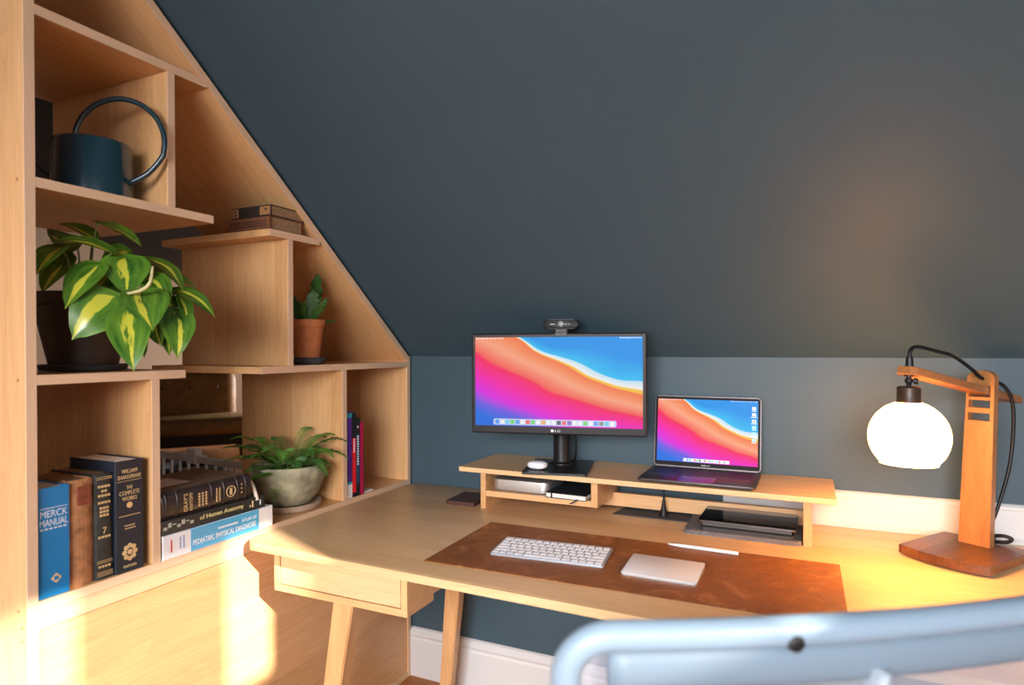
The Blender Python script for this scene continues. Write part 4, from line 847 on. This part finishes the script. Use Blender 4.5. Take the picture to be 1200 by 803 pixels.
LV = [  # base px, base depth, tip px, tip depth, width in m, roll
    ((133, 349), 1.385, (84, 399), 1.335, 0.098, 0.10), ((166, 343), 1.395, (179, 389), 1.350, 0.085, -0.1), ((150, 366), 1.370, (157, 436), 1.320, 0.076, 0.1),
    ((203, 366), 1.440, (208, 421), 1.400, 0.070, -0.25), ((147, 303), 1.430, (150, 348), 1.390, 0.086, 0.0), ((115, 312), 1.390, (76, 363), 1.325, 0.066, 0.5),
    ((131, 297), 1.400, (54, 284), 1.330, 0.058, 0.9), ((70, 290), 1.360, (39, 326), 1.255, 0.050, 0.5), ((110, 279), 1.480, (66, 262), 1.460, 0.050, 0.8),
    ((114, 262), 1.450, (167, 290), 1.400, 0.052, -0.75), ((207, 341), 1.480, (253, 373), 1.480, 0.048, -0.6), ((212, 348), 1.470, (222, 392), 1.440, 0.030, -0.3),
    ((176, 305), 1.470, (216, 343), 1.450, 0.058, -0.8), ((182, 372), 1.430, (190, 408), 1.400, 0.045, 0.4), ((196, 388), 1.440, (199, 418), 1.410, 0.026, 0.2),
    ((140, 352), 1.420, (120, 340), 1.390, 0.050, 0.3), ((62, 276), 1.440, (110, 280), 1.400, 0.040, 1.0), ((80, 300), 1.460, (48, 345), 1.420, 0.056, 0.4),
    ((105, 330), 1.430, (92, 378), 1.390, 0.060, -0.2), ((170, 325), 1.450, (200, 360), 1.420, 0.062, -0.3), ((130, 322), 1.440, (108, 350), 1.410, 0.055, 0.3),
    ((150, 295), 1.500, (118, 310), 1.470, 0.060, 0.6), ((90, 283), 1.500, (62, 310), 1.470, 0.055, 0.6), ((187, 318), 1.500, (232, 340), 1.500, 0.040, -0.9),
    ((192, 345), 1.480, (196, 372), 1.450, 0.050, -0.5), ((150, 385), 1.400, (170, 420), 1.375, 0.040, -0.5)]
crown = PP+Vector((0, 0, 0.165))
for (bp_, bt, tp_, tt, wd, rl) in LV:
    pb, pt = at(*bp_, bt), at(*tp_, tt); n = (CAM-pb).normalized()+Vector((0, 0, 0.35)); axv = (pt-pb).normalized()
    n = Matrix.Rotation(rl, 3, axv) @ n; wd *= 1.22
    lf = obj('leaf', leaf_mesh(pb, pt, n, wd, droop=random.uniform(0.06, 0.14)), leafm, phil)
    bm = bmesh.new(); r0 = crown+Vector(((pb.x-crown.x)*0.35, (pb.y-crown.y)*0.35, 0)); mid = (r0+pb)/2+Vector((0, 0, 0.03)); tube(bm, catmull([r0, mid, pb], 5), 0.0018, 6)
    obj('stalk', bm, mat('stalk_green', (0.16, 0.20, 0.05), 0.5), phil, smooth=True)
bm = bmesh.new(); tube(bm, catmull([at(140, 345, 1.38), at(160, 342, 1.36), at(175, 333, 1.355), at(179, 312, 1.37)], 5), [0.0022+0.0018*math.sin(math.pi*i/15) for i in range(16)], 7); obj('new_shoot', bm, mat('shoot_cream', (0.55, 0.48, 0.22), 0.5), phil, smooth=True)

# ------------------------------------------------------------------ fern in stone bowl
FP = Vector((-0.112, -0.512, ZL))
fern = thing('potted_fern', 'feathery green fern in a mossy stone bowl on the bookcase ledge', 'plant', FP)
stone = mat('mossy_stone', (0.30, 0.27, 0.17), 0.85, noise=0.45, nscale=24, bump=0.5)
terr = mat('grey_terracotta', (0.36, 0.25, 0.17), 0.8, noise=0.2, nscale=30)
bm = bmesh.new(); lathe(bm, [(0.07, 0), (0.098, 0.002), (0.102, 0.016), (0.098, 0.019), (0.090, 0.012), (0.06, 0.011)], n=44); obj('saucer', bm, terr, fern, world=False, smooth=True, angle=40)
bm = bmesh.new(); lathe(bm, [(0.062, 0.013), (0.070, 0.018), (0.092, 0.045), (0.108, 0.080), (0.115, 0.112), (0.117, 0.133), (0.113, 0.138), (0.106, 0.134), (0.102, 0.115)], n=48); obj('bowl', bm, stone, fern, world=False, smooth=True, angle=50)
bm = bmesh.new(); lathe(bm, [(0.103, 0.116), (0.06, 0.124), (0.005, 0.126)], n=24); obj('soil', bm, MATS['soil'], fern, world=False)
frond_m = mat('fern_green', (0.085, 0.22, 0.026), 0.5, noise=0.4, nscale=30); frond_d = mat('fern_dark_green', (0.042, 0.125, 0.018), 0.5, noise=0.4, nscale=30)
def frond(base, dirv, length, lift, drop, wmax, m, parent, world=True):
    d = Vector(dirv).normalized(); pts = []; n = 18; p = Vector(base)
    pts = [p + d*(length*t) + Vector((0, 0, lift*math.sin(t*1.9)/math.sin(1.57) - drop*t*t*t)) for t in [i/n for i in range(n+1)]]
    bm = bmesh.new(); tube(bm, pts, [0.0013*(1-0.7*i/n)+0.0003 for i in range(n+1)], 5)
    for i in range(4, 31):
        f = i/30.5; k_ = f*n; i0 = min(n-1, int(k_)); q = pts[i0].lerp(pts[i0+1], k_-i0); tg = (pts[i0+1]-pts[i0]).normalized()
        wl_ = 1.15*wmax*math.sin(math.pi*min(1, (f**0.75)*0.92+0.08))**0.8 + 0.002; sdv = tg.cross(Vector((0, 0, 1)))
        if sdv.length < 1e-3: sdv = Vector((1, 0, 0))
        sdv.normalize(); nn = sdv.cross(tg)
        for s in (-1, 1):
            ld = (sdv*s*0.90+tg*0.42+nn*random.uniform(-0.05, 0.2)).normalized(); wb = length/30*0.36
            a = q-tg*wb; b_ = q+tg*wb; c = q+ld*wl_*0.55+tg*wb*1.1+nn*0.002; e_ = q+ld*wl_*0.55-tg*wb*0.9+nn*0.002; t_ = q+ld*wl_-Vector((0, 0, wl_*0.15))
            V = [bm.verts.new(x_) for x_ in (a, e_, t_, c, b_)]; bm.faces.new(V)
    return obj('frond', bm, m, parent)
top = FP+Vector((0, 0, 0.122))
FR = []
fr_rng = random.Random(11)
for az, ln_, lift, drop, wm in ((205, 0.150, 0.075, 0.02, 0.034), (232, 0.185, 0.080, 0.00, 0.034), (252, 0.195, 0.055, 0.01, 0.036), (268, 0.185, 0.030, 0.01, 0.036), (283, 0.165, 0.012, 0.02, 0.034), (243, 0.150, 0.100, 0.0, 0.030), (222, 0.13, 0.06, 0.02, 0.034), (300, 0.115, 0.015, 0.105, 0.036), (262, 0.13, 0.07, 0.01, 0.034), (330, 0.10, 0.05, 0.055, 0.036), (10, 0.15, 0.075, 0.03, 0.034), (28, 0.18, 0.070, 0.035, 0.034), (40, 0.165, 0.090, 0.02, 0.032), (55, 0.150, 0.115, 0.01, 0.030), (70, 0.125, 0.095, 0.01, 0.030), (-5, 0.16, 0.045, 0.05, 0.034), (20, 0.12, 0.040, 0.03, 0.034), (100, 0.095, 0.12, 0.0, 0.026), (150, 0.11, 0.10, 0.0, 0.030), (185, 0.13, 0.105, 0.01, 0.030), (312, 0.10, 0.075, 0.03, 0.034), (350, 0.11, 0.085, 0.03, 0.034), (275, 0.10, 0.085, 0.02, 0.034), (48, 0.10, 0.07, 0.02, 0.034)):
    FR.append((az+fr_rng.uniform(-6, 6), ln_*fr_rng.uniform(0.92, 1.08), lift*fr_rng.uniform(0.85, 1.1), drop, wm))
for i, (az, ln_, lift, drop, wm) in enumerate(FR):
    a = math.radians(az); frond(top+Vector((0.02*math.cos(a), 0.02*math.sin(a), 0)), (math.cos(a), math.sin(a), 0), ln_*0.92, lift, drop, wm, frond_m if i % 3 else frond_d, fern)

# ------------------------------------------------------------------ small cactus plant in terracotta
SPP = Vector((-0.105, -0.437, SH['mid']))
suc = thing('potted_fishbone_cactus', 'small jagged-leaf plant in an orange terracotta pot on the middle shelf', 'plant', SPP)
slate = mat('slate_dish', (0.045, 0.045, 0.050), 0.7, noise=0.3, nscale=50)
bm = bmesh.new(); lathe(bm, [(0.045, 0), (0.056, 0.003), (0.064, 0.020), (0.060, 0.022), (0.050, 0.010)], n=36); obj('dish', bm, slate, suc, world=False, smooth=True, angle=40)
tcot = mat('terracotta', (0.48, 0.165, 0.055), 0.75, noise=0.18, nscale=35)
bm = bmesh.new(); lathe(bm, [(0.036, 0.010), (0.040, 0.012), (0.053, 0.120), (0.057, 0.121), (0.058, 0.144), (0.053, 0.145), (0.050, 0.135)], n=36); obj('pot', bm, tcot, suc, world=False, smooth=True, angle=40)
bm = bmesh.new(); lathe(bm, [(0.051, 0.132), (0.01, 0.136)], n=20); obj('soil', bm, MATS['soil'], suc, world=False)
cact = mat('cactus_green', (0.040, 0.130, 0.025), 0.4, noise=0.3, nscale=40)
def jag(az, length, out, width, bend):
    a = math.radians(az); d = Vector((math.cos(a), math.sin(a), 0)); sd = (RIGHT*0.8+Vector((-math.sin(a), math.cos(a), 0))*0.35*(1 if RIGHT.dot(Vector((-math.sin(a), math.cos(a), 0))) > 0 else -1)+Vector((0, 0, 0.5*min(1, out/0.07)))).normalized()
    p0 = SPP+Vector((0, 0, 0.130))+d*0.014; bm = bmesh.new(); n = 22; rows = []
    for i in range(n+1):
        t = i/n; c = p0+d*(out*t+bend*t*t)+Vector((0, 0, length*t-bend*0.5*t*t)); wv = width*(0.25+0.75*math.sin(math.pi*min(1, t*0.8+0.08)))*(1.0 if (i//2) % 2 else 0.74)*(1 if t < 0.93 else 0.45)
        nn = sd.cross((d*out+Vector((0, 0, length))).normalized())
        rows.append([bm.verts.new(c-sd*wv), bm.verts.new(c+nn*0.002), bm.verts.new(c+sd*wv), bm.verts.new(c-nn*0.001)])
    for r0, r1 in zip(rows, rows[1:]):
        for j in range(4): bm.faces.new((r0[j], r0[(j+1) % 4], r1[(j+1) % 4], r1[j]))
    obj('leaf', bm, cact, suc)
jag(40, 0.165, 0.020, 0.030, 0.00); jag(-10, 0.110, 0.02, 0.026, 0.0); jag(75, 0.125, 0.034, 0.024, 0.0); jag(250, 0.10, 0.035, 0.022, 0.01); jag(10, 0.085, 0.045, 0.022, 0.01); jag(55, 0.09, 0.05, 0.017, 0.0); jag(200, 0.13, 0.045, 0.014, 0.02); jag(60, 0.06, 0.075, 0.010, 0.01); jag(30, 0.075, 0.06, 0.011, 0.0); jag(80, 0.03, 0.07, 0.010, 0.03); jag(-60, 0.08, 0.05, 0.013, 0.02); jag(-100, 0.09, 0.05, 0.013, 0.03); jag(45, 0.02, 0.06, 0.009, 0.02); jag(230, 0.10, 0.06, 0.012, 0.03)

# dried lavender behind the upright books
lv = thing('dried_lavender', 'bunch of dried purple lavender standing behind the upright books', 'dried flowers', (-0.32, -1.225, ZL))
bm = bmesh.new(); lathe(bm, [(0.022, 0), (0.030, 0.02), (0.030, 0.08), (0.018, 0.11), (0.018, 0.125), (0.015, 0.125), (0.015, 0.11)], n=20); obj('jar', bm, mat('clear_grey_glass', (0.5, 0.5, 0.5), 0.2), lv, world=False, smooth=True)
for i in range(12):
    a = 2*math.pi*i/12+random.uniform(-0.2, 0.2); l = random.uniform(0.22, 0.30); o2 = random.uniform(0.01, 0.045); bm = bmesh.new(); e_ = Vector((o2*math.cos(a), o2*math.sin(a), l)); tube(bm, [Vector((0, 0, 0.03)), e_], 0.0010, 5); st_ = obj('stem', bm, mat('dry_stem', (0.25, 0.20, 0.11), 0.8), lv, world=False)
    bm = bmesh.new()
    for k_ in range(9):
        c = e_*(1-0.018*k_)+Vector((random.uniform(-1, 1), random.uniform(-1, 1), 0))*0.0035; bmesh.ops.create_icosphere(bm, subdivisions=1, radius=0.0038, matrix=Matrix.Translation(c))
    obj('flower_head', bm, mat('lavender', (0.17, 0.13, 0.19), 0.8), st_, world=False)

# ------------------------------------------------------------------ far room: stair gate, armchair, pet bed
g0, g1 = on(187, 528.5, 2, 0.735), on(300, 544.5, 2, 0.735)
g0 = g0+(g0-g1)*0.25
gate = thing('stair_gate', 'white barred safety gate standing beyond the open bookcase', 'gate', ((g0.x+g1.x)/2, (g0.y+g1.y)/2, 0), math.atan2(g1.y-g0.y, g1.x-g0.x))
gl_ = (g1-g0).length/2
obj('top_rail', B(-gl_, gl_, -0.012, 0.012, 0.705, 0.735, 0.003), paint_white, gate, world=False)
obj('bottom_rail', B(-gl_, gl_, -0.012, 0.012, 0.0, 0.035, 0.003), paint_white, gate, world=False)
nb_ = int(2*gl_/0.068); bar_me = None
for i in range(nb_+1):
    x = -gl_+0.008+i*(2*gl_-0.016)/nb_
    if bar_me is None:
        b0 = obj('bar', B(-0.006, 0.006, -0.006, 0.006, 0.035, 0.705, 0.002, 1), paint_white, gate, world=False); bar_me = b0.data
    else:
        b0 = bpy.data.objects.new('bar', bar_me); COL.objects.link(b0); b0.parent = gate
    b0.location = (x, 0, 0)
lx = (gate.matrix_basis.inverted() @ on(227, 532, 2, 0.745)).x
bm = bmesh.new(); box(bm, lx-0.035, lx+0.035, -0.02, 0.02, 0.70, 0.770, 0.004); box(bm, lx-0.09, lx+0.08, -0.016, 0.016, 0.722, 0.742, 0.004); obj('latch', bm, mat('latch_white', (0.74, 0.75, 0.78), 0.4), gate, world=False)

pch = at(228, 500, 7.6); 
arm_c = thing('armchair', 'wide brown leather armchair in the far room behind the gate', 'armchair', (pch.x, pch.y, 0), math.radians(52))
brn = mat('olive_brown_leather', (0.36, 0.18, 0.055), 0.55, noise=0.25, nscale=12)
brn2 = mat('brown_leather_seat', (0.30, 0.165, 0.06), 0.5, noise=0.2, nscale=12); dkw = mat('dark_wood', (0.018, 0.010, 0.006), 0.5)
bm = bmesh.new(); box(bm, -0.62, 0.48, 0.12, 0.36, 0.34, 1.02, 0.13, 5, mtx=Matrix.Rotation(-0.12, 4, 'X')); obj('back_cushion', bm, brn, arm_c, world=False, smooth=True)
bm = bmesh.new(); box(bm, -0.68, 0.58, -0.52, 0.24, 0.26, 0.46, 0.085, 5); obj('seat_cushion', bm, brn2, arm_c, world=False, smooth=True)
bm = bmesh.new(); box(bm, -0.66, 0.54, -0.46, 0.36, 0.14, 0.27, 0.01); obj('frame', bm, dkw, arm_c, world=False)
for sx_, sy_ in ((-1, -1), (1, -1), (1, 1), (-1, 1)):
    bm = bmesh.new(); lathe(bm, [(0.018, 0), (0.028, 0.15)], (-0.06+sx_*0.55, -0.05+sy_*0.36, 0), n=10); obj('leg', bm, dkw, arm_c, world=False)
for yy in (0.205,):
    for xx in (-0.35, -0.05, 0.25):
        bm = bmesh.new(); bmesh.ops.create_icosphere(bm, subdivisions=1, radius=0.018, matrix=Matrix.Translation((xx, 0.168, 0.78))); obj('tuft_button', bm, dkw, arm_c, world=False)
pb_ = on(228, 556, 2, 0.0)
bed = thing('pet_bed', 'round dark grey pet bed on the floor behind the white gate', 'pet bed', (pb_.x, pb_.y, 0))
bm = bmesh.new(); tube(bm, [(0.30*math.cos(2*math.pi*i/36), 0.30*math.sin(2*math.pi*i/36), 0.055) for i in range(36)], 0.055, 12, closed=True); obj('rim', bm, mat('grey_plush', (0.045, 0.047, 0.055), 0.95), bed, world=False, smooth=True)
bm = bmesh.new(); lathe(bm, [(0.29, 0.0), (0.29, 0.03), (0.2, 0.045), (0.01, 0.05)], n=30); obj('cushion', bm, mat('rust_plush', (0.26, 0.075, 0.02), 0.95), bed, world=False, smooth=True)

# ------------------------------------------------------------------ office chair in the foreground
cl, crr = Vector((1.163, -1.490, 0)), Vector((1.625, -1.190, 0)); ac = math.atan2(crr.y-cl.y, crr.x-cl.x); mid = (cl+crr)/2
oc = thing('office_chair', 'pale blue-grey mesh-back office chair pulled up to the desk', 'chair', mid, ac)
plas = mat('chair_frame', (0.185, 0.25, 0.315), 0.45); HWc = (crr-cl).length/2
def bow(x, z): return 0.022*(x/HWc)**2 - 0.05*((z-0.70)/0.30)          # back curves round the sitter (local +y faces the desk)
ZT, ZB = 1.000, 0.50
loop = []
for a, b_ in rrect(-HWc+0.014, HWc-0.014, ZB, ZT, 0.038, 8): loop.append((a, b_))
dense = []
for i in range(len(loop)):
    a, b_ = Vector(loop[i]), Vector(loop[(i+1) % len(loop)]); n = max(1, int((b_-a).length/0.03))
    dense += [a.lerp(b_, k_/n) for k_ in range(n)]
pts = [(p.x, bow(p.x, p.y), p.y) for p in dense]
bm = bmesh.new(); tube(bm, pts, [0.0135 for p in dense], 14, closed=True, sq=(1.0, 1.0), up=(0, 1, 0)); obj('back_frame', bm, plas, oc, world=False, smooth=True)
# rear top band with its stop knob
bm = bmesh.new(); pb2 = [(x_, bow(x_, ZT-0.030)-0.004, ZT-0.030) for x_ in [-HWc+0.05+i*(2*HWc-0.10)/24 for i in range(25)]]
tube(bm, pb2, 0.010, 12, sq=(0.9, 1.9), up=(0, 1, 0)); obj('top_band', bm, mat('chair_band', (0.13, 0.175, 0.22), 0.5), oc, world=False, smooth=True)
kx = (oc.matrix_basis.inverted() @ at(925, 750, 0.60)).x-0.020
bm = bmesh.new(); lathe(bm, [(0.0075, 0), (0.0075, 0.006), (0.005, 0.008)], n=14, mtx=Matrix.Translation((kx, bow(kx, ZT-0.02)-0.011, ZT-0.006)) @ Matrix.Rotation(math.pi/2, 4, 'X')); obj('stop_knob', bm, black_plastic, oc, world=False, smooth=True, angle=50)
mesh_m = bpy.data.materials.new('chair_mesh_fabric'); mesh_m.use_nodes = True; nt = mesh_m.node_tree; N = nt.nodes; b = N['Principled BSDF']; b.inputs['Base Color'].default_value = (0.25, 0.25, 0.285, 1); b.inputs['Roughness'].default_value = 0.7
tr = N.new('ShaderNodeBsdfTransparent'); mx = N.new('ShaderNodeMixShader'); tc = N.new('ShaderNodeTexCoord'); sp = N.new('ShaderNodeSeparateXYZ'); nt.links.new(tc.outputs['Object'], sp.inputs[0])
def wv_(out):
    m1 = N.new('ShaderNodeMath'); m1.operation = 'MULTIPLY'; m1.inputs[1].default_value = 420.0; nt.links.new(out, m1.inputs[0]); m2 = N.new('ShaderNodeMath'); m2.operation = 'FRACT'; nt.links.new(m1.outputs[0], m2.inputs[0]); m3 = N.new('ShaderNodeMath'); m3.operation = 'GREATER_THAN'; m3.inputs[1].default_value = 0.58; nt.links.new(m2.outputs[0], m3.inputs[0]); return m3.outputs[0]
mxx = N.new('ShaderNodeMath'); mxx.operation = 'MAXIMUM'; nt.links.new(wv_(sp.outputs[0]), mxx.inputs[0]); nt.links.new(wv_(sp.outputs[2]), mxx.inputs[1])
nt.links.new(mxx.outputs[0], mx.inputs[0]); nt.links.new(tr.outputs[0], mx.inputs[1]); nt.links.new(b.outputs[0], mx.inputs[2]); nt.links.new(mx.outputs[0], N['Material Output'].inputs['Surface'])
bm = bmesh.new(); nx, nz_ = 16, 14; gv = [[bm.verts.new((-HWc+0.02+i*(2*HWc-0.04)/nx, bow(-HWc+0.02+i*(2*HWc-0.04)/nx, ZB+j*(ZT-ZB)/nz_), ZB+j*(ZT-ZB)/nz_)) for i in range(nx+1)] for j in range(nz_+1)]
for j in range(nz_):
    for i in range(nx): bm.faces.new((gv[j][i], gv[j][i+1], gv[j+1][i+1], gv[j+1][i]))
obj('mesh_panel', bm, mesh_m, oc, world=False, smooth=True)
bm = bmesh.new(); tube(bm, catmull([(0.02, bow(0, 0.97)-0.006, 0.965), (0.0, bow(0, 0.8)-0.02, 0.8), (0, -0.02, 0.55), (0, 0.06, 0.42), (0, 0.25, 0.40)]), 0.016, 10, sq=(0.5, 1.2)); obj('spine_bar', bm, mat('chair_bar', (0.25, 0.29, 0.33), 0.5), oc, world=False, smooth=True)
bm = bmesh.new(); prism(bm, rrect(-0.25, 0.25, 0.03, 0.50, 0.07), 2, 0.42, 0.49, 0.025, 4); obj('seat', bm, mat('seat_fabric', (0.10, 0.11, 0.13), 0.9), oc, world=False, smooth=True)
bm = bmesh.new(); lathe(bm, [(0.05, 0.10), (0.03, 0.14), (0.028, 0.40), (0.06, 0.42)], (0, 0.26, 0), n=20); obj('gas_column', bm, black_metal, oc, world=False, smooth=True, angle=40)
for i in range(5):
    a = 2*math.pi*i/5+0.3; d = Vector((math.cos(a), math.sin(a), 0)); bm = bmesh.new(); tube(bm, [Vector((0, 0.26, 0.11)), Vector((0, 0.26, 0.085))+d*0.30], [0.024, 0.016], 10); lg = obj('base_leg', bm, plas, oc, world=False, smooth=True)
    bm = bmesh.new(); c = Vector((0, 0.26, 0.030))+d*0.30; lathe(bm, [(0.030, -0.020), (0.030, 0.020)], n=18, mtx=Matrix.Translation(c) @ Matrix.Rotation(a, 4, 'Z') @ Matrix.Rotation(math.pi/2, 4, 'X')); tube(bm, [c, c+Vector((0, 0, 0.06))], 0.008, 8); obj('caster', bm, black_plastic, lg, world=False)
